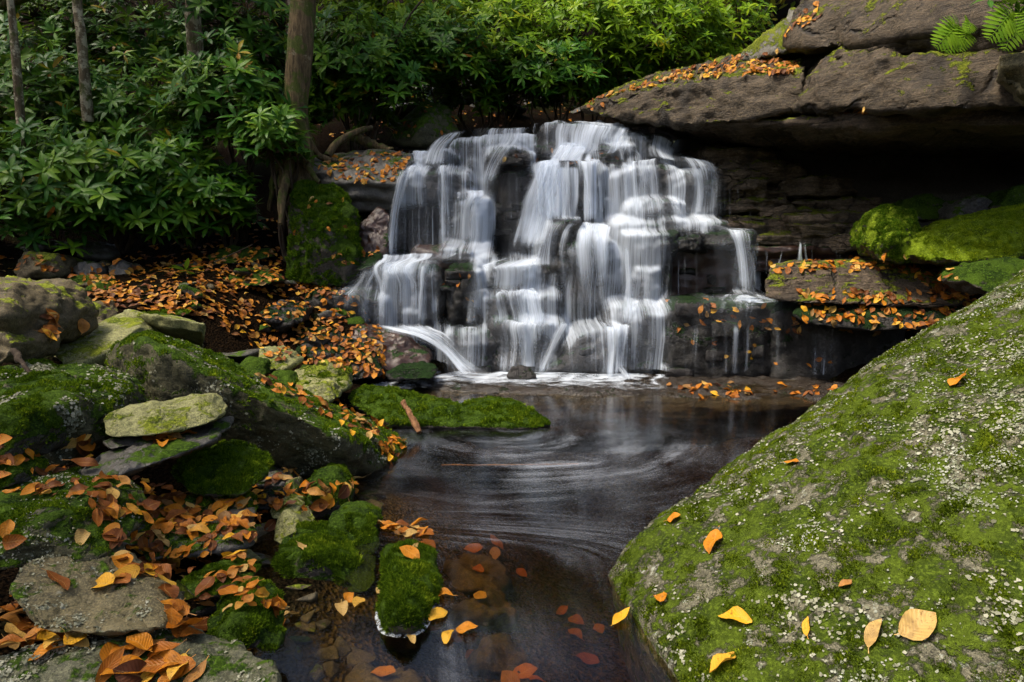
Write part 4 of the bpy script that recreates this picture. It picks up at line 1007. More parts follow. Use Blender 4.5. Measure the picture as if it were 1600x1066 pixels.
def fallen_mat():
    t = NT('fallen_leaf')
    oc = t.n('SeparateColor'); t.l(t.n('ObjectInfo').outputs['Color'], oc.inputs[0])
    at = t.n('Attribute', attribute_name='rnd').outputs['Fac']
    r = t.math('FRACT', t.math('ADD', oc.outputs[0], at))
    uv = t.n('UVMap').outputs[0]
    pos = t.n('NewGeometry').outputs['Position']
    col = t.ramp(r, [(0, (0.075, 0.022, 0.006)), (.14, (0.17, 0.050, 0.007)), (.34, (0.34, 0.105, 0.007)), (.56, (0.54, 0.195, 0.007)), (.70, (0.36, 0.16, 0.04)), (.84, (0.70, 0.36, 0.012)), (.93, (0.50, 0.32, 0.10)), (1, (0.13, 0.042, 0.012))])
    sx = t.n('SeparateXYZ'); t.l(uv, sx.inputs[0])
    ab = t.math('ABSOLUTE', t.math('SUBTRACT', sx.outputs[1], .5))
    vein = t.math('SINE', t.math('MULTIPLY', t.math('SUBTRACT', sx.outputs[0], t.math('MULTIPLY', ab, .5)), 62.0))
    col = t.mix(t.mapr(vein, .5, 1, 0, .28), col, t.mix(.5, col, (0.10, 0.035, 0.015)))
    col = t.mix(t.mapr(ab, .05, .0, 0, .6), col, t.mix(.5, col, (0.55, 0.35, 0.12)))
    nz = t.noise(pos, 120.0, 3, .6)
    col = t.mix(t.mapr(nz, .55, .72, 0, .55), col, (0.08, 0.026, 0.008))
    col = t.mix(t.mapr(t.noise(pos, 22.0, 3, .6), .5, .68, 0, .6), col, t.mix(.6, col, (0.05, 0.018, 0.006)))
    nm = t.bump(vein, .25, .002)
    pb = t.bsdf(col, .5, .22, nm)
    tl = t.n('BsdfTranslucent'); t.l(col, tl.inputs['Color'])
    mx = t.n('MixShader'); mx.inputs[0].default_value = .18; t.l(pb, mx.inputs[1]); t.l(tl.outputs[0], mx.inputs[2])
    return t.done(mx.outputs[0])
M['fallen'] = fallen_mat()

def rhodo_mat(name, stops, trans=.25, rough=.4):
    t = NT(name)
    oi = t.n('ObjectInfo').outputs['Random']
    at = t.n('Attribute', attribute_name='rnd').outputs['Fac']
    r = t.math('FRACT', t.math('ADD', t.math('MULTIPLY', oi, .7), at))
    col = t.ramp(r, stops)
    uv = t.n('UVMap').outputs[0]
    sx = t.n('SeparateXYZ'); t.l(uv, sx.inputs[0])
    ab = t.math('ABSOLUTE', t.math('SUBTRACT', sx.outputs[1], .5))
    col = t.mix(t.mapr(ab, .09, .0, 0, .5), col, t.mix(.5, col, (0.20, 0.26, 0.05)))
    pb = t.bsdf(col, rough, .14)
    tl = t.n('BsdfTranslucent'); t.l(t.mix(.5, col, (0.16, 0.24, 0.02)), tl.inputs['Color'])
    mx = t.n('MixShader'); mx.inputs[0].default_value = trans; t.l(pb, mx.inputs[1]); t.l(tl.outputs[0], mx.inputs[2])
    return t.done(mx.outputs[0])
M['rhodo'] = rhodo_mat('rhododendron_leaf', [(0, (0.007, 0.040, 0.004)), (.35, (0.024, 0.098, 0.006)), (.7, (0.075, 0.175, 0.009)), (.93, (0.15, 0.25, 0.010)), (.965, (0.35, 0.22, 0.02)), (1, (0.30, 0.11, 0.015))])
M['rhodo_lit'] = rhodo_mat('sunlit_rhododendron_leaf', [(0, (0.030, 0.095, 0.006)), (.35, (0.115, 0.225, 0.008)), (.7, (0.22, 0.36, 0.010)), (.94, (0.36, 0.46, 0.012)), (.97, (0.45, 0.32, 0.015)), (1, (0.40, 0.17, 0.015))], .42)  # lit copy of the shrub leaf: sunlight put into a brighter green
M['yellowleaf'] = rhodo_mat('autumn_tree_leaf', [(0, (0.14, 0.20, 0.02)), (.4, (0.26, 0.28, 0.025)), (.75, (0.42, 0.34, 0.03)), (1, (0.45, 0.24, 0.03))], .45, .6)
M['canopyleaf'] = rhodo_mat('canopy_leaf', [(0, (0.04, 0.09, 0.014)), (.6, (0.08, 0.14, 0.02)), (1, (0.22, 0.20, 0.03))], .35, .6)
M['fern'] = rhodo_mat('fern_leaf', [(0, (0.14, 0.28, 0.012)), (1, (0.24, 0.40, 0.02))], .35, .6)
def bark_mat(name, c0, c1, moss=.0, patch=.0, pcol=(0.34, 0.35, 0.31)):
    t = NT(name)
    pos = t.n('NewGeometry').outputs['Position']
    a = t.noise(t.mul(pos, (14, 14, 3.0)), 1.0, 5, .65)
    b = t.noise(pos, 55.0, 4, .6)
    f = t.noise(t.mul(pos, (46, 46, 7.0)), 1.0, 4, .6)
    col = t.mix(t.mapr(t.math('ADD', t.math('MULTIPLY', a, .5), t.math('MULTIPLY', f, .5)), .38, .64), c0, c1)
    if patch:
        pm = t.mapr(t.math('ADD', t.math('MULTIPLY', t.noise(pos, 11.0, 5, .65), .8), t.math('MULTIPLY', b, .2)), .62 - patch * .18, .70 - patch * .18)
        col = t.mix(pm, col, pcol)
    if moss:
        sp = t.n('SeparateXYZ'); t.l(pos, sp.inputs[0])
        mm = t.mapr(t.noise(pos, 6.0, 5, .65), .62 - moss * .2, .74 - moss * .2)
        col = t.mix(mm, col, t.mix(b, (0.03, 0.05, 0.008), (0.09, 0.10, 0.015)))
    return t.done(t.bsdf(col, .85, .2, t.bump(t.math('ADD', t.math('ADD', a, t.math('MULTIPLY', b, .4)), t.math('MULTIPLY', f, .7)), .9, .02)))
M['bark'] = bark_mat('mossy_trunk_bark', (0.050, 0.034, 0.016), (0.165, 0.115, 0.055), .75, .25, (0.20, 0.165, 0.10))
M['barkpale'] = bark_mat('pale_spotted_bark', (0.070, 0.050, 0.025), (0.19, 0.145, 0.08), .4, .75, (0.36, 0.31, 0.20))
M['barkdark'] = bark_mat('dark_bark', (0.022, 0.017, 0.012), (0.070, 0.055, 0.038), .2)
M['twig'] = bark_mat('twig_bark', (0.030, 0.020, 0.013), (0.090, 0.065, 0.042), 0)
M['wood'] = bark_mat('rotten_wood', (0.10, 0.045, 0.020), (0.26, 0.13, 0.06), 0)

def tube_np(path, rad, seg=8):
    """path (n,3), rad (n) -> verts, quads of a tapered tube"""
    path = np.asarray(path, float); n = len(path)
    tg = np.gradient(path, axis=0); tg /= np.linalg.norm(tg, axis=1)[:, None] + 1e-9
    ref = np.array((0, 0, 1.0)) if abs(tg[0, 2]) < .8 else np.array((1.0, 0, 0))
    V = []
    u = np.cross(tg[0], ref); u /= np.linalg.norm(u)
    for i in range(n):
        u = u - tg[i] * np.dot(u, tg[i]); u /= np.linalg.norm(u) + 1e-9
        w_ = np.cross(tg[i], u)
        for k in range(seg):
            a = 2 * math.pi * k / seg
            V.append(path[i] + rad[i] * (math.cos(a) * u + math.sin(a) * w_))
    Q = [(i * seg + k, i * seg + (k + 1) % seg, (i + 1) * seg + (k + 1) % seg, (i + 1) * seg + k) for i in range(n - 1) for k in range(seg)]
    return np.array(V), np.array(Q)
class Soup:
    def __init__(s): s.V, s.F, s.U, s.R, s.n = [], [], [], [], 0
    def add(s, V, Fc, UV=None, rnd=0.0):
        s.V.append(V); s.F.append(np.asarray(Fc) + s.n); s.n += len(V)
        s.U.append(np.zeros((len(V), 2)) if UV is None else UV); s.R.append(np.full(len(V), rnd))
    def mesh(s, name, smooth=True):
        return mesh_np(name, np.vstack(s.V), np.vstack(s.F), smooth, np.vstack(s.U), {'rnd': np.concatenate(s.R)})
def rot_to(axis, spin):
    """3x3 whose Z column is axis"""
    q = Vector((0, 0, 1)).rotation_difference(Vector(axis))
    return np.array((q.to_matrix() @ Matrix.Rotation(spin, 3, 'Z')))

# whorls of rhododendron leaves, six variants sharing mesh data
def whorl_mesh(k, L, n, mat):
    s = Soup(); r = random.Random(k)
    for i in range(n):
        a = 2 * math.pi * (i + r.uniform(-.3, .3)) / n
        V, Q, UV = leaf_shape(L * r.uniform(.72, 1.1), L * r.uniform(.24, .31), 5, r.uniform(.1, .3), r.uniform(.05, .55), 0, r.uniform(-.4, .4), 0, .15, .012)
        el = r.uniform(-.15, .75)
        ce, se = math.cos(el), math.sin(el)
        V = np.stack((V[:, 0] * ce - V[:, 2] * se, V[:, 1], V[:, 0] * se + V[:, 2] * ce), -1)
        ca, sa = math.cos(a), math.sin(a)
        V = np.stack((V[:, 0] * ca - V[:, 1] * sa, V[:, 0] * sa + V[:, 1] * ca, V[:, 2]), -1)
        s.add(V, Q, UV, r.uniform(0, .32))
    me = s.mesh('leaf_whorl'); me.materials.append(M[mat])
    return me
WH = {m: [whorl_mesh(i + 40 * j, .135, 7 + i % 4, m) for i in range(7)] for j, m in enumerate(('rhodo', 'rhodo_lit'))}

def shrub(label, px, py, d, rx, ry, rz, count, mat='rhodo', base=None, seed=0, size=1.0, group='rhododendron shrubs', front=.75):
    """a rhododendron: crooked stems and whorls of leaves through the outer half of its crown"""
    r = random.Random(seed * 13 + 5)
    c = P(px, py, d)
    bz = float(terrain_z(np.array([c[0]]), np.array([c[1] + .2]))[0])
    bpos = np.array((c[0], c[1] + .2, bz - .05)) if base is None else P(*base)
    root = empty('rhododendron_shrub', tuple(bpos), label, 'shrub', group)
    tips = []
    for i in range(count):
        while True:
            v = np.array([r.gauss(0, 1) for _ in range(3)]); v /= np.linalg.norm(v)
            if v[2] < -.8: continue
            if v[1] > .35 and r.random() < front: continue
            break
        q = r.uniform(.25, 1.0) ** .6
        lump = 1 + .28 * math.sin(v[0] * 7 + seed) * math.cos(v[2] * 6 + seed * 2)
        p = c + v * np.array((rx, ry, rz)) * q * lump
        ax = np.array((v[0] * .55 + r.gauss(0, .22), v[1] * .75 - .22 + r.gauss(0, .22), .75 + r.gauss(0, .2))); ax /= np.linalg.norm(ax)
        tips.append((p, ax))
    for p, ax in tips:
        o = bpy.data.objects.new('leaf_whorl', r.choice(WH[mat]))
        sc_ = size * r.uniform(.75, 1.25)
        Rm = Matrix(rot_to(ax, r.uniform(0, 6.28)).tolist()).to_4x4()
        o.matrix_local = Matrix.Translation(Vector(p - bpos)) @ Rm @ Matrix.Scale(sc_, 4)
        COL.objects.link(o); o.parent = root
    s = Soup()
    hubs = []
    for i in range(5):
        e = c + np.array((r.uniform(-.6, .6) * rx, r.uniform(-.3, .5) * ry, r.uniform(-.4, .3) * rz))
        pth = [bpos - bpos, (e - bpos) * np.array((.35, .35, .3)) + np.array((r.uniform(-.1, .1), 0, .05)), (e - bpos) * np.array((.7, .7, .75)) + np.array((r.uniform(-.12, .12), 0, 0)), e - bpos]
        V, Q = tube_np(cat(np.array(pth), np.linspace(0, 1, 9)), np.linspace(.017, .008, 9), 6)
        s.add(V, Q); hubs.append(e)
    for p, ax in tips[::2]:
        e = min(hubs, key=lambda h: np.linalg.norm(h - p))
        m = (e + p) / 2 + np.array([r.uniform(-.06, .06) for _ in range(3)]) - np.array((0, 0, .05))
        V, Q = tube_np(cat(np.array([e, m, p - ax * .02]) - bpos, np.linspace(0, 1, 5)), np.linspace(.008, .0035, 5), 4)
        s.add(V, Q)
    link('branches', s.mesh('branches'), M['twig'], root)
    return root
SHR = [
 # label, px, py, d, rx, ry, rz, count, material, seed
 ('dark green shrub at far left edge low above the brown stone', 40,300,5.9,.75,.6,.55,110,'rhodo'),
 ('dark green shrub left, its lowest leaves above the dark slab stones', 160,300,6.1,.7,.6,.5,120,'rhodo'),
 ('dark shrub low beside the gap left of the big trunk', 275,300,6.3,.6,.55,.45,100,'rhodo'),
 ('small shrub drooping over the litter left of the mossy block', 340,315,6.4,.38,.4,.3,50,'rhodo'),
 ('shrub at the left edge behind the thin leaning trunk', 50,170,7.0,.95,.7,.65,130,'rhodo'),
 ('shrub between the thin trunk and the pale spotted trunk', 190,190,7.1,.8,.7,.6,120,'rhodo'),
 ('shrub with shiny leaves just left of the big trunk', 355,170,6.6,.62,.5,.55,120,'rhodo'),
 ('leafy branch shrub reaching in front of the big trunk', 425,215,6.2,.30,.3,.26,36,'rhodo'),
 ('shrub high at the top left corner', 60,40,8.2,1.2,.8,.8,130,'rhodo'),
 ('shrub at the top between the two pale trunks', 215,60,8.2,1.0,.8,.75,120,'rhodo'),
 ('shrub at the top left of the big trunk', 365,50,8.0,.8,.7,.7,120,'rhodo'),
 ('shrub right of the big trunk above the leafy shelf', 560,110,7.7,.75,.6,.55,140,'rhodo'),
 ('shrub above the dark olive boulder', 680,90,8.3,.75,.6,.5,130,'rhodo'),
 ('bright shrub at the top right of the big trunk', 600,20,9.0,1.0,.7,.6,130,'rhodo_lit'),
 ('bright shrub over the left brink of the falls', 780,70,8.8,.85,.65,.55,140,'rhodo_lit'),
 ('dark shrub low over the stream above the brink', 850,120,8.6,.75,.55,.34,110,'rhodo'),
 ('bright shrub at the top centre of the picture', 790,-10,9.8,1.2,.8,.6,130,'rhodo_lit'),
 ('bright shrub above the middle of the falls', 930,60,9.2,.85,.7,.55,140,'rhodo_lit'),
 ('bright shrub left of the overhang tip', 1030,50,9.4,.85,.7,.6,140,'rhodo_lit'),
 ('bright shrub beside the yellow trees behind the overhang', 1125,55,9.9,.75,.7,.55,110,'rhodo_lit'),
 ('dark shrub low behind the leafy rock shelf', 540,150,8.0,.6,.5,.4,90,'rhodo'),
 ('dark shrub low behind the left brink of the falls', 745,140,9.0,.7,.5,.38,90,'rhodo'),
 ('dark shrub low behind the middle brink of the falls', 890,130,9.4,.8,.5,.42,100,'rhodo'),
 ('dark shrub low left of the overhang tip', 1000,110,9.6,.7,.5,.42,90,'rhodo'),
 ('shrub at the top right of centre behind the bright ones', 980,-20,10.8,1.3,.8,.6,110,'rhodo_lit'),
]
for i, (lab, px, py, d, rx, ry, rz, n_, m_) in enumerate(SHR):
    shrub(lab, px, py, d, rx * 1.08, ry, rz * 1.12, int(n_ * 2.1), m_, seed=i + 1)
# seedlings: one whorl on a short stem
for lab, px, py, d, sz in [('single rhododendron seedling standing in the orange litter', 290, 424, 5.6, 1.0), ('seedling hanging in the dark right of the big trunk', 520, 165, 7.4, .9),
                       ('seedling left of the dark olive boulder', 560, 165, 7.5, .9), ('low seedling under the shrub right of the trunk', 553, 205, 7.3, .9), ('seedling below the drooping shrub left of the mossy block', 400, 320, 6.3, .8)]:
    p = P(px, py, d)
    root = empty('rhododendron_seedling', (p[0], p[1], p[2] - .12), lab, 'plant', 'rhododendron seedlings')
    V, Q = tube_np(np.array(((0, 0, -.05), (.01, 0, .05), (0, 0, .12))), (.006, .005, .004), 6)
    s = Soup(); s.add(V, Q); link('stem', s.mesh('stem'), M['twig'], root)
    o = bpy.data.objects.new('leaf_whorl', random.choice(WH['rhodo'])); COL.objects.link(o); o.parent = root
    o.location = (0, 0, .12); o.rotation_euler = (.35, .1, random.uniform(0, 6)); o.scale = (sz,) * 3

# ------------------------------------------------------------------ trees
def leaf_cloud(cen, rad, n, L, mat, seed, Wf=.5):
    r = np.random.default_rng(seed)
    s = Soup()
    base = leaf_shape(L, L * Wf, 3, .15, .1, 0, 0, 0, 0)
    cl = r.normal(size=(max(6, n // 40), 3)); cl /= np.linalg.norm(cl, axis=1)[:, None]
    cl = cl * r.uniform(.35, 1, (len(cl), 1)) * rad
    Vs, Fs, Us, Rs = [], [], [], []
    for i in range(n):
        p = cen + cl[r.integers(len(cl))] + r.normal(size=3) * rad * .2
        ax = r.normal(size=3) + np.array((0, 0, 1.2)); ax /= np.linalg.norm(ax)
        Vs.append(base[0] @ rot_to(ax, r.uniform(0, 6.28)).T * r.uniform(.7, 1.2) + p)
        Fs.append(base[1] + i * len(base[0])); Us.append(base[2]); Rs.append(np.full(len(base[0]), r.uniform(0, 1)))
    return mesh_np('crown', np.vstack(Vs), np.vstack(Fs), True, np.vstack(Us), {'rnd': np.concatenate(Rs)})
def tree(label, path, rad, mat, crown=None, roots=0, seed=0, limbs=2, name='tree', ov=.0):
    """path: (px, py, d) or world points; the trunk goes on above the picture to its crown"""
    W = np.array([P(*q[:3]) if len(q) == 3 else np.array(q[:3]) for q in path])
    b = W[0].copy()
    root = empty(name, tuple(b), label, 'tree')
    n = 40
    pth = cat(W - b, np.linspace(0, 1, n)); rd = np.interp(np.linspace(0, 1, n), np.linspace(0, 1, len(rad)), rad)
    V, Q = tube_np(pth, rd, 20)
    cen = np.repeat(pth, 20, 0)
    dv = V - cen
    V = V + dv * (.10 * fbm(V * np.array((9, 9, 2.2)), seed, 3) + .05 * fbm(V * 22, seed + 2, 2))[:, None]
    s = Soup(); s.add(V, Q); link('trunk', s.mesh('trunk'), M[mat], root)
    r = random.Random(seed)
    for k in range(limbs):
        f = r.uniform(.72, .96); i = int(f * (n - 1))
        a = r.uniform(0, 6.28); Lb = r.uniform(.9, 1.8)
        lp = np.array([pth[i], pth[i] + np.array((math.cos(a) * .5, math.sin(a) * .5, .35)) * Lb, pth[i] + np.array((math.cos(a), math.sin(a), .8)) * Lb])
        V, Q = tube_np(cat(lp, np.linspace(0, 1, 10)), np.linspace(rd[i] * .5, .015, 10), 8)
        s = Soup(); s.add(V, Q); link('limb', s.mesh('limb'), M[mat], root)
    if crown:
        c, rc, nn, m_ = crown
        me = leaf_cloud(np.array(c) - b, np.array(rc), nn, .2 if c[2] < 11 else .42, m_, seed + 3)
        tag(link('crown', me, M[m_], root), kind='stuff')
    return root, b
TR, tb = tree('large mossy tree trunk standing on the rock shelf left of the falls', [(462,300,6.55),(466,240,6.6),(462,180,6.62),(468,90,6.65),(474,0,6.7),(478,-160,6.8),(-1.9,7.0,7.5)],
     (.20,.138,.128,.122,.116,.105,.06), 'bark', ((-3.3,6.6,7.9),(1.5,1.5,1.1),1400,'canopyleaf'), seed=3)
for pts, r0 in [([(462,225,6.5),(452,260,6.35),(441,310,6.1),(438,350,6.02)], .065), ([(470,235,6.5),(482,262,6.4),(500,285,6.3)], .055), ([(478,215,6.6),(500,245,6.7),(530,252,6.75)], .05), ([(455,235,6.6),(430,270,6.6),(420,330,6.5)], .05)]:
    Wp = np.array([P(*q) for q in pts]) - tb
    V, Q = tube_np(cat(Wp, np.linspace(0, 1, 16)), np.linspace(r0, r0 * .35, 16), 10)
    V = V + .010 * fbm(V * 14, 8, 2)[:, None]
    s = Soup(); s.add(V, Q); link('root', s.mesh('root'), M['bark'], TR)
tree('thin spotted trunk leaning at the far left', [(42,330,6.0),(36,250,6.0),(30,160,6.05),(22,60,6.1),(14,-20,6.1),(-10,-260,6.2),(-5.2,6.4,5.2)], (.042,.038,.035,.033,.031,.028,.016), 'barkpale', ((-5.2,6.4,5.8),(1.6,1.5,.8),350,'canopyleaf'), seed=4)
tree('pale spotted trunk at the top left', [(138,190,6.5),(132,120,6.45),(126,50,6.45),(120,-10,6.5),(112,-300,6.7),(-4.6,7.0,7.0)], (.052,.048,.045,.043,.04,.025), 'barkpale', ((-4.7,7.0,7.6),(1.8,1.6,1.0),600,'canopyleaf'), seed=5)
tree('grey trunk behind the shrubs at the top left of centre', [(306,160,7.4),(304,60,7.35),(302,0,7.35),(300,-300,7.5),(-3.8,7.7,7.6)], (.085,.08,.078,.07,.04), 'barkpale', ((-4.2,7.6,8.2),(1.6,1.6,1.0),500,'canopyleaf'), seed=6)
tree('dark trunk just left of the big mossy trunk', [(430,190,8.2),(433,100,8.2),(434,0,8.25),(436,-300,8.4),(-3,8.5,8.0)], (.105,.10,.095,.08,.04), 'barkdark', ((-3.6,8.0,8.8),(1.4,1.4,1.0),800,'canopyleaf'), seed=7)
for lab, x, y, z, c_, rc_, n_, sd2_ in [  # unseen trees added to throw shade on the left bank and shrubs
    ('added unseen tree left of the camera that shades the lower left stones', -4.6, .2, .6, (-4.0, .6, 5.8), (1.7, 1.5, .9), 700, 31),
    ('added unseen tree at far left that shades the left shrubs', -7.2, 4.6, 1.2, (-6.6, 4.9, 7.0), (1.8, 1.9, 1.0), 700, 32)]:
    tree(lab, [(x, y, z, 0), (x + .1, y, z + 2, 0), (x - .05, y, z + 4, 0), (x + .2, y + .1, z + 5.6, 0)], (.17, .14, .12, .05), 'bark', (c_, rc_, n_, 'canopyleaf'), seed=sd2_)
for lab, x, y, c_, rc_, sd2_ in [
    ('tall forest tree on the slope far behind the left shrubs', -4.5, 14, (-4.0, 13.5, 13.5), (2.8, 2.4, 2.2), 41), ('tall forest tree on the slope behind the falls', -.5, 15, (-.3, 14.5, 13.8), (2.8, 2.4, 2.2), 42),
    ('tall forest tree on the slope behind the bright shrubs', 3.0, 15.5, (3.2, 15, 14.2), (2.8, 2.4, 2.2), 43), ('tall forest tree above the overhang', 6.5, 11, (5.8, 10.5, 11.5), (2.6, 2.4, 2.0), 44)]:
    z = float(terrain_z(np.array([x]), np.array([float(y)]))[0])
    tree(lab, [(x, y, z - .3, 0), (x + .1, y, z + 3, 0), (x, y, z + 6, 0), (c_[0], c_[1], c_[2], 0)], (.22, .18, .14, .05), 'barkdark', (c_, rc_, 2200, 'canopyleaf'), seed=sd2_)
for k, (px, d, x) in enumerate([(1148, 15, 5.2), (1190, 16.5, 6.4), (1105, 17, 5.6), (1225, 19, 8.2)]):
    b = P(px, 40, d)
    z = float(terrain_z(np.array([b[0]]), np.array([b[1]]))[0])
    lab = ['slender tree with yellow leaves left of the overhang top', 'slender yellow tree nearest the overhang top', 'yellow green tree behind the bright shrubs', 'yellow tree furthest back behind the overhang'][k]
    tree(lab, [(b[0], b[1], z - .3, 0), (b[0] + .1, b[1], z + 1.5, 0), (b[0] - .1, b[1], z + 3.5, 0), (b[0], b[1], z + 6, 0)], (.09, .08, .06, .02), 'barkpale',
         ((b[0], b[1], max(z + 1.8, 6.2)), (1.7, 1.3, 1.7), 1500, 'yellowleaf'), seed=20 + k, name='yellow_tree')

# ------------------------------------------------------------------ ferns under the top of the overhang
def fern(label, px, py, d, fronds, seed):
    r = random.Random(seed)
    b = P(px, py, d)
    root = empty('fern', tuple(b), label, 'fern', 'ferns on the overhang')
    for (ex, ey, ed) in fronds:
        e = P(ex, ey, ed) - b
        mid = e * .5 + np.array((0, -.05, .05))
        pth = cat(np.array([np.zeros(3), mid, e]), np.linspace(0, 1, 17))
        s = Soup()
        V, Q = tube_np(pth, np.linspace(.004, .0015, 17), 5); s.add(V, Q)
        for i in range(2, 17):
            f = i / 16
            tg = pth[i] - pth[i - 1]; tg /= np.linalg.norm(tg)
            sd2 = np.cross(tg, np.array((0, -1.0, .25))); sd2 /= np.linalg.norm(sd2)
            Ln = .11 * math.sin(math.pi * (.12 + .86 * f)) ** .8 * np.linalg.norm(e) / .3
            for sg in (-1, 1):
                V, Q, UV = leaf_shape(Ln, Ln * .24, 4, .1, .12, 0, 0, 0, 0)
                ax = sd2 * sg + tg * .45; ax /= np.linalg.norm(ax)
                up = np.cross(ax, tg) * sg; up /= np.linalg.norm(up) + 1e-9
                B = np.stack((ax, np.cross(up, ax), up), 1)
                s.add(V @ B.T + pth[i], Q, UV, r.uniform(0, 1))
        link('frond', s.mesh('frond'), M['fern'], root)
fern('bright green fern hanging at the upper right of the overhang', 1500, 52, 4.62, [(1462,74,4.45),(1478,82,4.45),(1500,80,4.45),(1512,52,4.45),(1470,58,4.5)], 1)
fern('bright green fern in the upper right corner with drooping fronds', 1582, 26, 4.32, [(1545,62,4.15),(1570,78,4.15),(1600,58,4.15),(1556,40,4.2),(1610,40,4.2)], 2)
pr = empty('rhododendron_sprig', tuple(P(1560, 10, 4.3)), 'dark sprig of leaves in the upper right corner above the fern', 'plant')
for k in range(4):
    o = bpy.data.objects.new('leaf_whorl', WH['rhodo'][k]); COL.objects.link(o); o.parent = pr
    q = P(1545 + 22 * k, 0 + 7 * (k % 2), 4.25) - np.array(pr.location); o.location = q; o.rotation_euler = (.5, .2 * k - .3, k); o.scale = (.8,) * 3
V, Q = tube_np(np.array([P(1640, -20, 4.4), P(1590, 0, 4.35), P(1545, 4, 4.27)]) - np.array(pr.location), (.008, .006, .004), 6)
s = Soup(); s.add(V, Q); link('stem', s.mesh('stem'), M['twig'], pr)

# ------------------------------------------------------------------ moss tufts on the nearer stones
def moss_mat(name, stops, trans=.25):
    t = NT(name)
    at = t.n('Attribute', attribute_name='rnd').outputs['Fac']
    pos = t.n('NewGeometry').outputs['Position']
    nz = t.noise(pos, 5.0, 4, .6)
    f = t.math('ADD', t.math('MULTIPLY', at, .5), t.math('MULTIPLY', t.mapr(nz, .3, .7), .5))
    f = t.math('ADD', t.math('MULTIPLY', at, .72), t.math('MULTIPLY', t.mapr(nz, .3, .7), .28))
    col = t.ramp(f, stops)
    df = t.n('BsdfDiffuse'); t.l(col, df.inputs['Color'])
    tl = t.n('BsdfTranslucent'); t.l(col, tl.inputs['Color'])
    mx = t.n('MixShader'); mx.inputs[0].default_value = trans; t.l(df.outputs[0], mx.inputs[1]); t.l(tl.outputs[0], mx.inputs[2])
    return t.done(mx.outputs[0])
M['tuft'] = moss_mat('moss_tuft', [(0, (0.012, 0.028, 0.003)), (.35, (0.045, 0.088, 0.006)), (.7, (0.12, 0.19, 0.010)), (1, (0.32, 0.38, 0.02))])
M['tuftbig'] = moss_mat('boulder_moss_tuft', [(0, (0.014, 0.024, 0.003)), (.35, (0.050, 0.080, 0.005)), (.7, (0.125, 0.175, 0.009)), (1, (0.30, 0.35, 0.022))])
M['tuftdeep'] = moss_mat('deep_moss_tuft', [(0, (0.014, 0.042, 0.005)), (.5, (0.06, 0.125, 0.008)), (1, (0.18, 0.25, 0.014))])
M['tuftbright'] = moss_mat('bright_moss_tuft', [(0, (0.05, 0.09, 0.006)), (.5, (0.17, 0.25, 0.011)), (1, (0.40, 0.46, 0.025))])
def tufts(key, n, L, Wd, mat, bias=.15, thr=0.0, nf=5.0, nseed=0, amt=1.0, gf=7.0):
    o, V, Q = MESHES[key]
    r = np.random.default_rng(len(key) + n)
    T = np.vstack((Q[:, (0, 1, 2)], Q[:, (0, 2, 3)]))
    A, B, C = V[T[:, 0]], V[T[:, 1]], V[T[:, 2]]
    nr = np.cross(B - A, C - A); ar = np.linalg.norm(nr, axis=1) / 2; nr /= (2 * ar[:, None] + 1e-12)
    cen = (A + B + C) / 3
    out = cen - V.mean(0)
    if (np.sum(out * nr, 1) < 0).mean() > .5: nr = -nr
    px, py, fw = project(cen)
    vis = (px > -120) & (px < 1720) & (py > -100) & (py < 1180) & (fw > .2) & (np.sum(nr * (np.array((0, 0, H)) - cen), 1) > -.12) & (cen[:, 2] > .0)
    wt = ar * vis * np.clip(nr[:, 2] + bias + .6 * fbm(cen * nf, 40 + nseed, 3) + thr, 0, 1)
    if wt.sum() <= 0: return
    # nearer faces get more, smaller tufts
    wt = wt / np.maximum(fw, .8) ** 1.2
    i = r.choice(len(T), n, p=wt / wt.sum())
    u, v = r.random(n), r.random(n)
    fl = u + v > 1; u[fl], v[fl] = 1 - u[fl], 1 - v[fl]
    p = A[i] + (B[i] - A[i]) * u[:, None] + (C[i] - A[i]) * v[:, None]
    nn = nr[i]
    clump = np.clip(.65 + .7 * fbm(p * 22, 7, 2), .25, 1.6)
    gone = fbm(p * gf, 77 + nseed, 4) + .35 * fbm(p * 30, 79, 2) > amt
    p, nn, clump = p[~gone], nn[~gone], clump[~gone]; n = len(p)
    up = nn * .8 + np.array((0, 0, .5)) + r.normal(size=(n, 3)) * .55
    up /= np.linalg.norm(up, axis=1)[:, None]
    sd2 = np.cross(up, r.normal(size=(n, 3))); sd2 /= np.linalg.norm(sd2, axis=1)[:, None]
    s_ = (r.uniform(.6, 1.3, n) * clump)[:, None]
    p0 = p - nn * .002
    W3 = np.stack((p0 - sd2 * Wd * .5 * s_, p0 + sd2 * Wd * .5 * s_, p0 + up * L * s_), 1).reshape(-1, 3)
    base = np.array(o.location)
    me = mesh_np('moss', W3 - base, np.arange(3 * n).reshape(-1, 3), False, None, {'rnd': np.repeat(np.clip(r.random(n) * .7 + .3 * (clump - .25), 0, 1), 3)})
    tag(link('moss', me, M[mat], o), kind='stuff')
tufts('BIG', 270000, .0085, .0062, 'tuftbig', .75, .35, 3.5, 1, .34, 11.0)
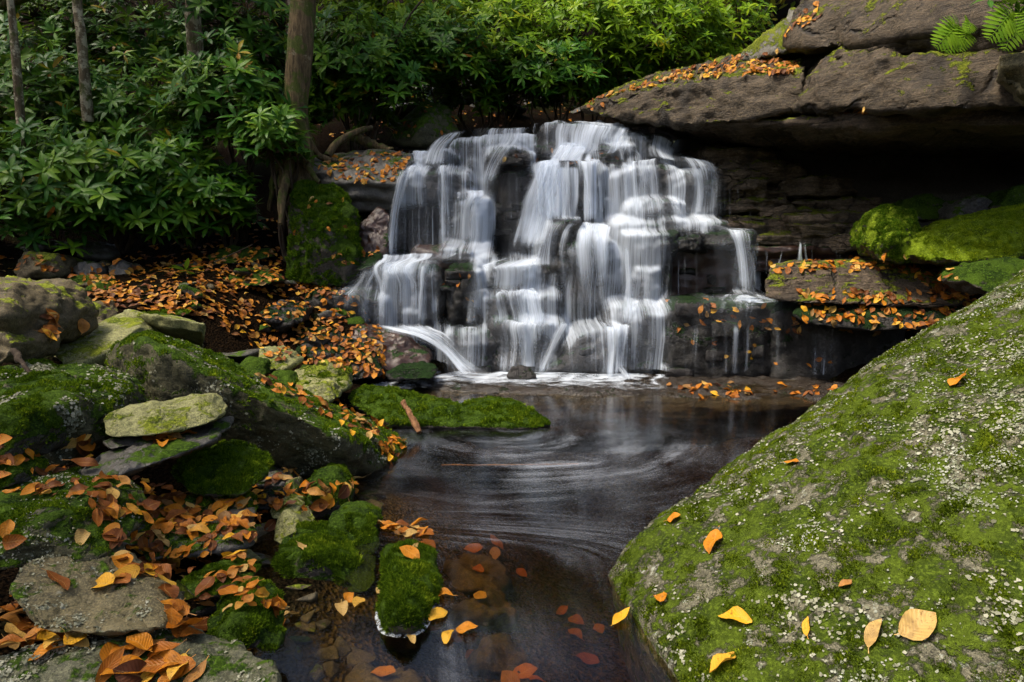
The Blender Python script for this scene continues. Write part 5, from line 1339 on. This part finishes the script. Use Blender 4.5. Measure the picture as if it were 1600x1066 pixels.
def flakes(key, n, Wd, mat, seed, f0, thr, side=0.0):
    """crusty lichen: small pale lobes lying on the stone in clusters"""
    o, V, Q = MESHES[key]
    r = np.random.default_rng(seed)
    T = np.vstack((Q[:, (0, 1, 2)], Q[:, (0, 2, 3)]))
    A, B, C = V[T[:, 0]], V[T[:, 1]], V[T[:, 2]]
    nr = np.cross(B - A, C - A); ar = np.linalg.norm(nr, axis=1) / 2; nr /= (2 * ar[:, None] + 1e-12)
    cen = (A + B + C) / 3
    if (np.sum((cen - V.mean(0)) * nr, 1) < 0).mean() > .5: nr = -nr
    px, py, fw = project(cen)
    vis = (px > -60) & (px < 1660) & (py > -60) & (py < 1130) & (fw > .2) & (np.sum(nr * (np.array((0, 0, H)) - cen), 1) > 0) & (cen[:, 2] > .02)
    i = r.choice(len(T), n, p=ar * vis / np.maximum(fw, .8) ** 1.5 / (ar * vis / np.maximum(fw, .8) ** 1.5).sum())
    u, v = r.random(n), r.random(n); fl = u + v > 1; u[fl], v[fl] = 1 - u[fl], 1 - v[fl]
    p = A[i] + (B[i] - A[i]) * u[:, None] + (C[i] - A[i]) * v[:, None]; nn = nr[i]
    keep = fbm(p * f0, seed, 4) + .45 * fbm(p * 40, seed + 2, 2) + side * (p[:, 0] - 1.0) + r.normal(size=n) * .32 > thr
    p, nn = p[keep], nn[keep]; n = len(p)
    if n == 0: return
    t1 = np.cross(nn, r.normal(size=(n, 3))); t1 /= np.linalg.norm(t1, axis=1)[:, None]; t2 = np.cross(nn, t1)
    s_ = (r.uniform(.4, 1.0, n) ** 1.5 * Wd)[:, None]
    k = 5; ring_ = []
    for a in range(k):
        an_ = 2 * math.pi * a / k + r.uniform(-.3, .3, n)
        rr_ = s_ * r.uniform(.6, 1.2, (n, 1))
        ring_.append(p + nn * r.uniform(.0015, .006, (n, 1)) + t1 * np.cos(an_)[:, None] * rr_ + t2 * np.sin(an_)[:, None] * rr_)
    W5 = np.stack(ring_, 1).reshape(-1, 3)
    me = mesh_np('lichen', W5 - np.array(o.location), np.arange(5 * n).reshape(-1, 5), False, None, {'rnd': np.repeat(r.random(n), 5)})
    tag(link('lichen', me, M[mat], o), kind='stuff')
M['lichendim'] = moss_mat('dull_lichen_crust', [(0, (0.10, 0.10, 0.06)), (.5, (0.22, 0.22, 0.15)), (1, (0.40, 0.39, 0.30))], .05)
M['lichen'] = moss_mat('pale_lichen_crust', [(0, (0.10, 0.11, 0.06)), (.5, (0.20, 0.21, 0.14)), (1, (0.40, 0.41, 0.34))], .05)
flakes('BIG', 60000, .0050, 'lichen', 91, 6.0, 1.0, .5)
flakes('BIG', 14000, .0075, 'lichendim', 95, 5.0, .62, .22)
for key, n_, L_, W_, b_, a_ in [(k0, int(k1 * 1.1), k2 * 1.25, k3 * 1.35, k4, k5) for k0, k1, k2, k3, k4, k5 in [
    ('upright moss covered stone ringed by white foam', 26000, .012, .0055, .6, .9), ('wide moss cushion stone lying in the shallow water', 30000, .014, .006, .25, .8),
    ('half mossy stone between the two moss cushions', 14000, .011, .0055, .05, .5), ('round mossy stone standing at the water edge', 14000, .009, .0055, -.1, .55),
    ('dark mossy stone beside the speckled corner slab at bottom', 22000, .009, .005, .4, .7), ('moss mound below the tilted slab', 18000, .014, .006, .2, .9),
    ('large green rock at the left edge with two brown leaves on it', 30000, .007, .005, .0, .35), ('lichen crusted mossy boulder at left below the bent slab', 34000, .010, .006, .0, .22),
    ('long mossy boulder sloping from upper left down to the water with leaves on its ridge', 60000, .010, .007, -.15, .35), ('log', 34000, .014, .008, -.1, .8),
    ('mossy stone cut by the left edge below the lichen crusted boulder', 9000, .009, .0055, .1, .6), ('mossy stone ridge behind the lichen crusted boulder', 9000, .011, .007, .1, .7),
    ('small mossy stone at the left edge above the big green rock', 4000, .009, .0055, .2, .8), ('small mossy stone in the shade below the dark flat topped rock', 8000, .010, .0055, .1, .8),
    ('dark flat topped rock strewn with leaves left of the moss cushions', 9000, .009, .0055, -.45, .2),
    ('flat mossy ledge of rock in the leaf litter on the left bank', 12000, .014, .010, .1, .8), ('big mossy block below the large tree trunk', 36000, .022, .012, .5, .55),
    ('mossy green stone stepping down behind the long boulder toward the pool', 9000, .010, .008, -.2, .4)]]:
    tufts(key, n_, L_, W_, 'tuft' if 'block' not in key else 'tuftdeep', b_, .1, 5.0, len(key), a_)
for key, n_, w_ in [('lichen crusted mossy boulder at left below the bent slab', 40000, .008), ('pale lichen slab with a red brown leaf at lower left', 40000, .005), ('speckled flat slab along the bottom left corner', 60000, .005), ('long mossy boulder sloping from upper left down to the water with leaves on its ridge', 30000, .008), ('large green rock at the left edge with two brown leaves on it', 16000, .005)]:
    flakes(key, n_ // 2, w_, 'lichendim', len(key), 8.0, .72)
tufts('deep green moss mound in the shade left of the bright moss', 30000, .014, .010, 'tuftdeep', .7, .2)
tufts('bright yellow green moss bank under the overhang', 60000, .014, .010, 'tuftbright', .6, .2)

# ------------------------------------------------------------------ fallen leaves
BVH = BVHTree.FromPolygons(np.vstack(BV).tolist(), np.vstack(BF).tolist())
LEAFV = []
for k in range(9):
    r_ = random.Random(k + 3)
    V, Q, UV = leaf_shape(1.0, (.34, .66, .5, .56, .42, .62, .48, .72, .54)[k], 7, r_.uniform(.02, .35), r_.uniform(-.28, .2), r_.uniform(0, 1.0), r_.uniform(-.9, .9), r_.uniform(-.4, .8), (.16, .3, .0, .2, .1, .0, .28, .12, .2)[k], -.5)
    V[:, 1] += V[:, 0] ** 2 * r_.uniform(-.35, .35)
    V[:, 2] += .04 * np.sin(V[:, 0] * 9 + k)
    V[:, 2] -= np.percentile(V[:, 2], 15)
    LEAFV.append((V, Q, UV))
LME = []
for V, Q, UV in LEAFV:
    me = mesh_np('fallen_leaf', V, Q, True, UV, {'rnd': np.zeros(len(V))}); me.materials.append(M['fallen']); LME.append(me)
def inpoly(x, y, poly):
    c = False; j = len(poly) - 1
    for i in range(len(poly)):
        if (poly[i][1] > y) != (poly[j][1] > y) and x < (poly[j][0] - poly[i][0]) * (y - poly[i][1]) / (poly[j][1] - poly[i][1] + 1e-9) + poly[i][0]:
            c = not c
        j = i
    return c
LEAVES = []      # position, rotation matrix, size, label, group, colour seed, variant
EYE = Vector((0, 0, H))
def drop(px, py, size, label, group, minz=.15, lift=.004, flat=True, yaw=None, onwater=False, mind=0.0):
    dr = ray(px, py)
    if onwater:
        t = -H / dr.z; p = EYE + dr * t; nrm = Vector((0, 0, 1)); p.z = .004
    else:
        p, nrm, idx, dist = BVH.ray_cast(EYE, dr)
        if p is None: return False
        if nrm.dot(dr) > 0: nrm = -nrm
        if nrm.z < minz or p.z < .003 or p.y < mind: return False
    ax = Vector(nrm) + Vector((random.gauss(0, .15), random.gauss(0, .15), .05)) if flat else Vector((random.gauss(0, .5), random.gauss(0, .5), 1))
    R3 = rot_to(ax.normalized(), random.uniform(0, 6.28) if yaw is None else yaw)
    LEAVES.append((p + nrm * lift, R3, size, label, group, random.random() if random.random() < .9 else random.random() * .6, random.randrange(9), size / (p - EYE).length))
    return True
def zone(poly, n, size, label, group, minz=.15, pile=.0, tries=8, near=0.0):
    xs = [q[0] for q in poly]; ys = [q[1] for q in poly]
    k = t = 0
    while k < n and t < n * tries:
        t += 1
        x, y = random.uniform(min(xs), max(xs)), random.uniform(min(ys), max(ys))
        if not inpoly(x, y, poly): continue
        if drop(x, y, random.uniform(*size), label, group, minz, random.uniform(.002, .004 + pile), mind=near): k += 1
Z = zone
A_ = 'fallen leaf in the litter among the lower left stones', 'fallen leaves among the lower left stones'
Z([(0,690),(60,700),(120,745),(250,750),(270,770),(400,790),(440,800),(430,850),(400,900),(440,960),(330,930),(290,890),(190,900),(180,850),(100,780),(0,770)], 240, (.03,.07), *A_, pile=.014)
Z([(120,890),(200,880),(330,890),(420,920),(440,960),(320,960),(270,985),(230,930)], 34, (.035,.085), *A_, pile=.02)
Z([(0,960),(20,930),(50,985),(130,1000),(60,1010),(0,1030)], 26, (.06,.09), *A_, pile=.03)
Z([(0,1000),(330,980),(300,1066),(0,1066)], 16, (.06,.095), 'fallen leaf on the speckled slab in the bottom left corner', 'fallen leaves on the speckled slab', pile=.02)
Z([(150,985),(300,980),(320,1066),(150,1066)], 10, (.07,.10), 'fallen leaf on the speckled slab in the bottom left corner', 'fallen leaves on the speckled slab', pile=.02)
Z([(230,780),(300,770),(395,790),(400,825),(300,835),(220,830)], 34, (.055,.09), 'fallen leaf lying on the dark flat topped rock', 'fallen leaves on the dark flat topped rock', pile=.012)
Z([(400,740),(460,735),(470,760),(560,755),(590,760),(560,775),(470,800),(400,790)], 46, (.05,.08), 'fallen leaf on the gravel above the mossy water edge stones', 'fallen leaves on the gravel', pile=.012)
Z([(590,830),(660,825),(675,845),(600,845)], 16, (.05,.08), 'fallen leaf heaped behind the upright moss covered stone', 'fallen leaves behind the upright moss stone', -1, pile=.02)
Z([(70,490),(150,515),(110,545),(70,530)], 14, (.06,.10), 'fallen leaf on the pale flat slab at left', 'fallen leaves on the pale flat slab', pile=.01)
Z([(390,575),(470,610),(560,640),(640,680),(650,700),(600,690),(500,650),(420,610)], 62, (.05,.085), 'fallen leaf along the ridge of the long mossy boulder', 'fallen leaves on the long mossy boulder', -1, pile=.012)
Z([(590,690),(650,680),(660,700),(630,740),(600,725)], 34, (.045,.07), 'fallen leaf gathered at the low end of the long mossy boulder', 'fallen leaves at the low end of the long boulder', -1, pile=.012)
Z([(225,690),(300,676),(310,682),(240,700)], 9, (.06,.09), 'fallen leaf on the dark tilted slab under the pale stone', 'fallen leaves on the dark tilted slab', -1)
Z([(115,690),(150,680),(160,715),(130,735),(110,730)], 6, (.08,.11), 'large brown leaf wedged beside the tilted slab', 'leaves wedged beside the tilted slab', -1, pile=.03)
FAR = 'small fallen leaf in the orange litter on the far left bank', 'fallen leaves on the far left bank'
Z([(120,455),(260,430),(440,385),(450,440),(540,445),(600,500),(600,590),(540,590),(420,560),(330,500),(230,470)], 620, (.04,.075), *FAR, pile=.012, near=4.3)
Z([(60,460),(200,450),(330,470),(330,500),(170,480)], 120, (.05,.08), *FAR, pile=.012, near=4.3)
Z([(200,420),(440,385),(440,445),(300,470)], 150, (.05,.08), *FAR, pile=.012, near=4.3)
Z([(280,350),(440,340),(440,400),(220,440),(120,440)], 160, (.05,.08), *FAR, near=4.3)
Z([(0,400),(120,400),(260,400),(200,450),(60,450),(0,440)], 60, (.05,.08), *FAR, near=4.3)
Z([(480,130),(1000,110),(1000,180),(480,230)], 160, (.05,.085), 'small fallen leaf on the dark bank behind the falls', 'fallen leaves on the dark bank', near=7.0)
SH = 'small fallen leaf on the rock shelf between tree and waterfall', 'fallen leaves on the rock shelf'
Z([(470,250),(560,240),(640,235),(640,262),(620,285),(520,285),(490,275)], 120, (.05,.085), *SH, minz=.05)
Z([(450,290),(540,300),(545,400),(450,400)], 9, (.05,.07), 'leaf stuck to the big mossy block', 'leaves on the big mossy block', -1)
OV = 'fallen leaf on the sloping top of the overhang', 'fallen leaves on the overhang'
Z([(905,165),(950,148),(1060,112),(1150,88),(1215,80),(1250,100),(1245,115),(1150,118),(1040,130),(950,152)], 260, (.05,.085), *OV, minz=.2, pile=.015)
Z([(1220,60),(1270,0),(1300,0),(1280,30)], 24, (.05,.08), *OV, minz=.1)
Z([(1290,170),(1360,170),(1360,178),(1290,178)], 8, (.05,.08), *OV, minz=-.2)
RL = 'fallen leaf on the leaf littered ledges right of the falls', 'fallen leaves on the right ledges'
Z([(1190,405),(1420,400),(1500,425),(1530,460),(1480,470),(1400,425),(1200,425)], 110, (.05,.085), *RL, minz=.1, pile=.01, near=3.6)
Z([(1240,455),(1540,455),(1540,530),(1340,525),(1260,500)], 150, (.05,.085), *RL, minz=.1, pile=.01, near=3.6)
Z([(1040,470),(1250,460),(1330,520),(1060,520)], 34, (.05,.085), *RL, minz=-.3, near=3.6)
Z([(1060,520),(1330,520),(1330,590),(1060,590)], 10, (.045,.07), *RL, minz=-1, near=3.6)
Z([(1040,596),(1330,600),(1290,640),(1060,625)], 44, (.05,.09), 'fallen leaf on the wet shelf at the foot of the falls', 'fallen leaves on the wet shelf', .2, near=3.6)
Z([(690,415),(740,415),(740,510),(690,510)], 9, (.045,.06), 'leaf stuck to the black ledge in the left part of the falls', 'leaves on the black ledge in the falls', -1)
Z([(760,235),(985,225),(985,262),(760,262)], 12, (.05,.07), 'leaf caught on the upper ledges of the waterfall', 'leaves caught on the upper ledges', -1)
Z([(520,395),(600,385),(600,410),(520,415)], 14, (.05,.07), 'leaf on the low dark green rock by the mossy block', 'leaves on the low dark green rock', -.2)
Z([(440,440),(540,440),(540,460),(470,460)], 40, (.05,.08), *FAR, near=4.3)
Z([(500,510),(600,540),(600,590),(520,575)], 40, (.05,.07), 'leaf on the black wet ledge rock left of the pool', 'leaves on the black wet ledge rock', -.2)
# single leaves that stand out
for x, y, s_, lab in [
    (1500,598,.085,'orange leaf stuck upright high on the huge right boulder'),(1240,724,.07,'orange leaf on the huge right boulder near its upper edge'),
    (1056,812,.06,'small orange leaf near the left edge of the huge right boulder'),(1116,850,.125,'large orange leaf on the huge right boulder left of its middle'),
    (927,888,.075,'orange leaf at the very tip of the huge right boulder'),(1034,938,.06,'narrow orange leaf low on the left flank of the huge right boulder'),
    (1150,968,.095,'curled golden leaf at lower middle of the huge right boulder'),(1322,916,.042,'tiny pinkish leaf in the middle of the huge right boulder'),
    (1262,983,.065,'small yellow leaf between two bigger leaves on the huge right boulder'),(1364,992,.095,'tan ribbed leaf at lower right on the huge boulder'),
    (1438,982,.10,'pale tan leaf with a stalk furthest right on the huge boulder'),(1134,1040,.10,'yellow leaf with a hole at the bottom edge of the huge boulder'),
    (12,832,.07,'orange leaf on the large green rock at the left edge'),(28,845,.07,'brown leaf hanging on the large green rock'),(123,843,.075,'curled brown leaf standing on the large green rock'),
    (92,912,.10,'red brown folded leaf on the pale lichen slab'),(165,916,.075,'golden leaf on the pale lichen slab'),(548,678,.06,'round golden leaf on the flank of the long mossy boulder'),
    (575,682,.07,'tan curled leaf on the flank of the long mossy boulder'),(616,742,.05,'yellow leaf at the water edge of the long mossy boulder'),(180,462,.06,'yellow leaf on the bent slab'),
    (472,858,.06,'tan leaf on the wide moss cushion'),(648,858,.06,'round tan leaf on top of the upright moss stone'),(642,868,.09,'narrow orange leaf across the top of the upright moss stone')]:
    drop(x, y, s_, lab, None, -1, .008)
for x, y, s_, lab in [
    (970,970,.085,'golden leaf floating beside the huge boulder'),(642,1003,.05,'tan leaf floating below the upright moss stone'),(545,938,.07,'orange leaf floating by the wide moss cushion'),
    (560,945,.07,'pale yellow leaf floating by the wide moss cushion'),(534,956,.075,'round tan leaf floating by the wide moss cushion'),(595,932,.06,'tan leaf floating right of the wide moss cushion'),
    (700,1000,.07,'yellow leaf floating in the foam path'),(730,988,.07,'orange leaf floating right of the foam path'),(560,752,.09,'long tan leaf floating by the low end of the long boulder'),(556,770,.05,'small orange leaf floating in the dark gap by the round mossy stone'),
    (440,975,.07,'orange leaf in the shallows by the dark mossy stone'),(455,965,.06,'tan leaf in the shallows by the dark mossy stone'),(690,935,.08,'orange leaf pressed against the upright moss stone'),(684,965,.09,'yellow leaf trailing below the upright moss stone'),
    (640,835,.08,'orange leaf afloat behind the upright moss stone'),(665,838,.08,'brown leaf afloat behind the upright moss stone'),(650,826,.07,'tan leaf afloat in the raft behind the upright moss stone')]:
    drop(x, y, s_, lab, None, onwater=True)
# raft of leaves afloat behind the upright moss stone
for k in range(16):
    drop(random.uniform(592, 672), random.uniform(820, 842), random.uniform(.06, .09), 'fallen leaf in the floating raft behind the upright moss stone', 'leaves in the floating raft', onwater=True)
# sunken leaves resting on the bed
for k in range(34):
    x, y = random.uniform(-.45, .75), random.uniform(1.55, 3.0)
    hit, nrm, idx, dist = BVH.ray_cast(Vector((x, y, -.005)), Vector((0, 0, -1)))
    if hit is None or hit.z < -.4: continue
    LEAVES.append((hit + Vector((0, 0, .008)), rot_to(Vector((random.gauss(0, .2), random.gauss(0, .2), 1)).normalized(), random.uniform(0, 6)), random.uniform(.07, .1), 'sunken leaf on the stream bed at the bottom centre', 'sunken leaves on the stream bed', random.random(), random.randrange(9), .02))
LEAVES.sort(key=lambda q: (0 if q[4] is None else 1, -q[7]))
LM = [((300,745),'the moss mound'),((140,785),'the grey finger shaped stone'),((70,735),'the lichen crusted boulder'),((205,770),'the dark tilted slab'),((230,830),'the dark flat topped rock'),
      ((330,890),'the foot of the dark flat topped rock'),((340,945),'the dark mossy bottom stone'),((200,960),'the pale lichen slab'),((20,990),'the left end of the speckled slab'),((420,790),'the black wet stone'),((420,930),'the shallows by the wide moss cushion'),((180,880),'the large green rock'),
      ((240,930),'the right end of the pale lichen slab'),((410,870),'the bare yellow brown stone'),((20,740),'the stones at the left edge')]
def tone(rc):
    for lim, w_ in ((.2, 'dark brown'), (.42, 'rust brown'), (.63, 'orange'), (.77, 'tan brown'), (.89, 'golden'), (.97, 'pale tan'), (2, 'brown')):
        if rc < lim: return w_
TONES = {'red brown': .16, 'pinkish': .7, 'pale tan': .93, 'pale yellow': .88, 'tan': .93, 'golden': .82, 'yellow': .86, 'orange': .58, 'brown': .24, 'curled': .3}
for (p, R3, s_, lab, grp, rc, va, ap) in LEAVES[:300]:
    o = bpy.data.objects.new('fallen_leaf', LME[va])
    o.matrix_world = Matrix.Translation(p) @ Matrix(R3.tolist()).to_4x4() @ Matrix.Scale(s_, 4)
    if grp is None:
        rc = next((v for k, v in TONES.items() if k in lab[:24]), .58)
    elif lab.startswith('fallen leaf in the litter among'):
        qx, qy, _ = project(np.array(p))
        lab = tone(rc) + ' leaf in the litter beside ' + min(LM, key=lambda q: (q[0][0] - qx) ** 2 + (q[0][1] - qy) ** 2)[1]
    elif lab.startswith('fallen leaf') or lab.startswith('sunken leaf'):
        lab = tone(rc) + ' ' + lab
    o.color = (rc, rc, rc, 1)
    COL.objects.link(o); tag(o, lab, 'leaf', grp)
so = Soup()
for (p, R3, s_, lab, grp, rc, va, ap) in LEAVES[300:]:
    V, Q, UV = LEAFV[va]
    so.add(V * s_ @ R3.T + np.array(p), Q, UV, rc)
if so.n:
    tag(link('leaf_litter', so.mesh('leaf_litter'), M['fallen']), 'scattered small orange and brown leaves over the banks and ledges', 'leaves', kind='stuff')
print('LEAVES', len(LEAVES))

# ------------------------------------------------------------------ foam edge round the upright stone, sticks, roots
def foam_mat():
    t = NT('white_foam')
    pos = t.n('NewGeometry').outputs['Position']
    f = t.mapr(t.noise(pos, 70.0, 4, .7), .38, .62)
    df = t.bsdf((0.45, 0.48, 0.49), .7, .3)
    tr = t.n('BsdfTransparent'); mx = t.n('MixShader'); t.l(f, mx.inputs[0]); t.l(tr.outputs[0], mx.inputs[1]); t.l(df, mx.inputs[2])
    return t.done(mx.outputs[0])
M['foam'] = foam_mat()
o_, V_, Q_ = MESHES['upright moss covered stone ringed by white foam']
wl = V_[np.abs(V_[:, 2]) < .015]
c = wl.mean(0); an = np.arctan2(wl[:, 1] - c[1], wl[:, 0] - c[0]); rd = np.hypot(wl[:, 0] - c[0], wl[:, 1] - c[1])
aa = np.linspace(-math.pi, math.pi, 140)
r0 = np.array([np.percentile(rd[np.abs(np.angle(np.exp(1j * (an - a)))) < .12], 90) if (np.abs(np.angle(np.exp(1j * (an - a)))) < .12).any() else rd.mean() for a in aa])
r0 = np.convolve(np.concatenate((r0[-6:], r0, r0[:6])), np.ones(5) / 5, 'same')[6:-6]
wd = .001 + .004 * np.clip(fbm(np.stack((np.cos(aa) * 4, np.sin(aa) * 4, aa * 0), -1), 3, 3), -.6, 1.5) + .006 * np.clip(-np.sin(aa), 0, 1) ** 3
IN = np.stack((c[0] + (r0 - .03) * np.cos(aa), c[1] + (r0 - .03) * np.sin(aa), np.full(140, .010)), -1)
OU = np.stack((c[0] + (r0 + wd) * np.cos(aa), c[1] + (r0 + wd) * np.sin(aa), np.full(140, .002)), -1)
FV = np.stack((IN, OU), 1).reshape(-1, 3)
FF = np.array([(2 * i, 2 * i + 1, 2 * i + 3, 2 * i + 2) for i in range(139)])
tag(link('foam_edge', mesh_np('foam_edge', FV, FF), M['foam']), 'white foam edging the upright moss stone in the water', 'foam', kind='stuff')
def stick(label, pts, r0, r1, mat='twig', cat_='stick', name='fallen_stick'):
    W = np.array([P(*q) for q in pts]); b = W[0].copy()
    V, Q = tube_np(cat(W - b, np.linspace(0, 1, 14)), np.linspace(r0, r1, 14), 7)
    V = V + r0 * .25 * fbm(V * 30, 2, 2)[:, None]
    s = Soup(); s.add(V, Q)
    tag(link(name, s.mesh(name), M[mat], None, tuple(b)), label, cat_)
stick('broken brown stick leaning behind the lichen crusted boulder', [(22,548,2.6),(34,566,2.55),(48,586,2.5)], .016, .010)
stick('curved reddish piece of wood at the end of the moss topped rock', [(655,676,3.75),(648,660,3.8),(640,645,3.85),(630,628,3.95)], .022, .016, 'wood')
stick('thin pale twig lying in the litter below the trunk', [(335,410,5.9),(365,396,6.0),(395,382,6.1)], .007, .004)
stick('thin twig under the shrubs at far left', [(12,384,5.7),(55,375,5.75)], .008, .004)
stick('thick barky root crossing the shelf right of the trunk', [(512,244,6.9),(528,222,7.0),(560,205,7.2),(580,200,7.4)], .045, .03, 'bark', 'root', 'tree_root')
stick('mossy log lying below the dark olive boulder', [(545,210,7.5),(580,225,7.4),(612,238,7.2)], .06, .045, 'bark', 'log', 'fallen_log')
stick('long straight stick floating across the pool', [(690,727,3.3),(780,727,3.32),(905,725,3.35)], .005, .004, 'wood')
stick('thin bent branch dropping across the shrubs above the falls', [(660,0,7.4),(640,25,7.4),(615,70,7.45),(590,95,7.5)], .012, .006)
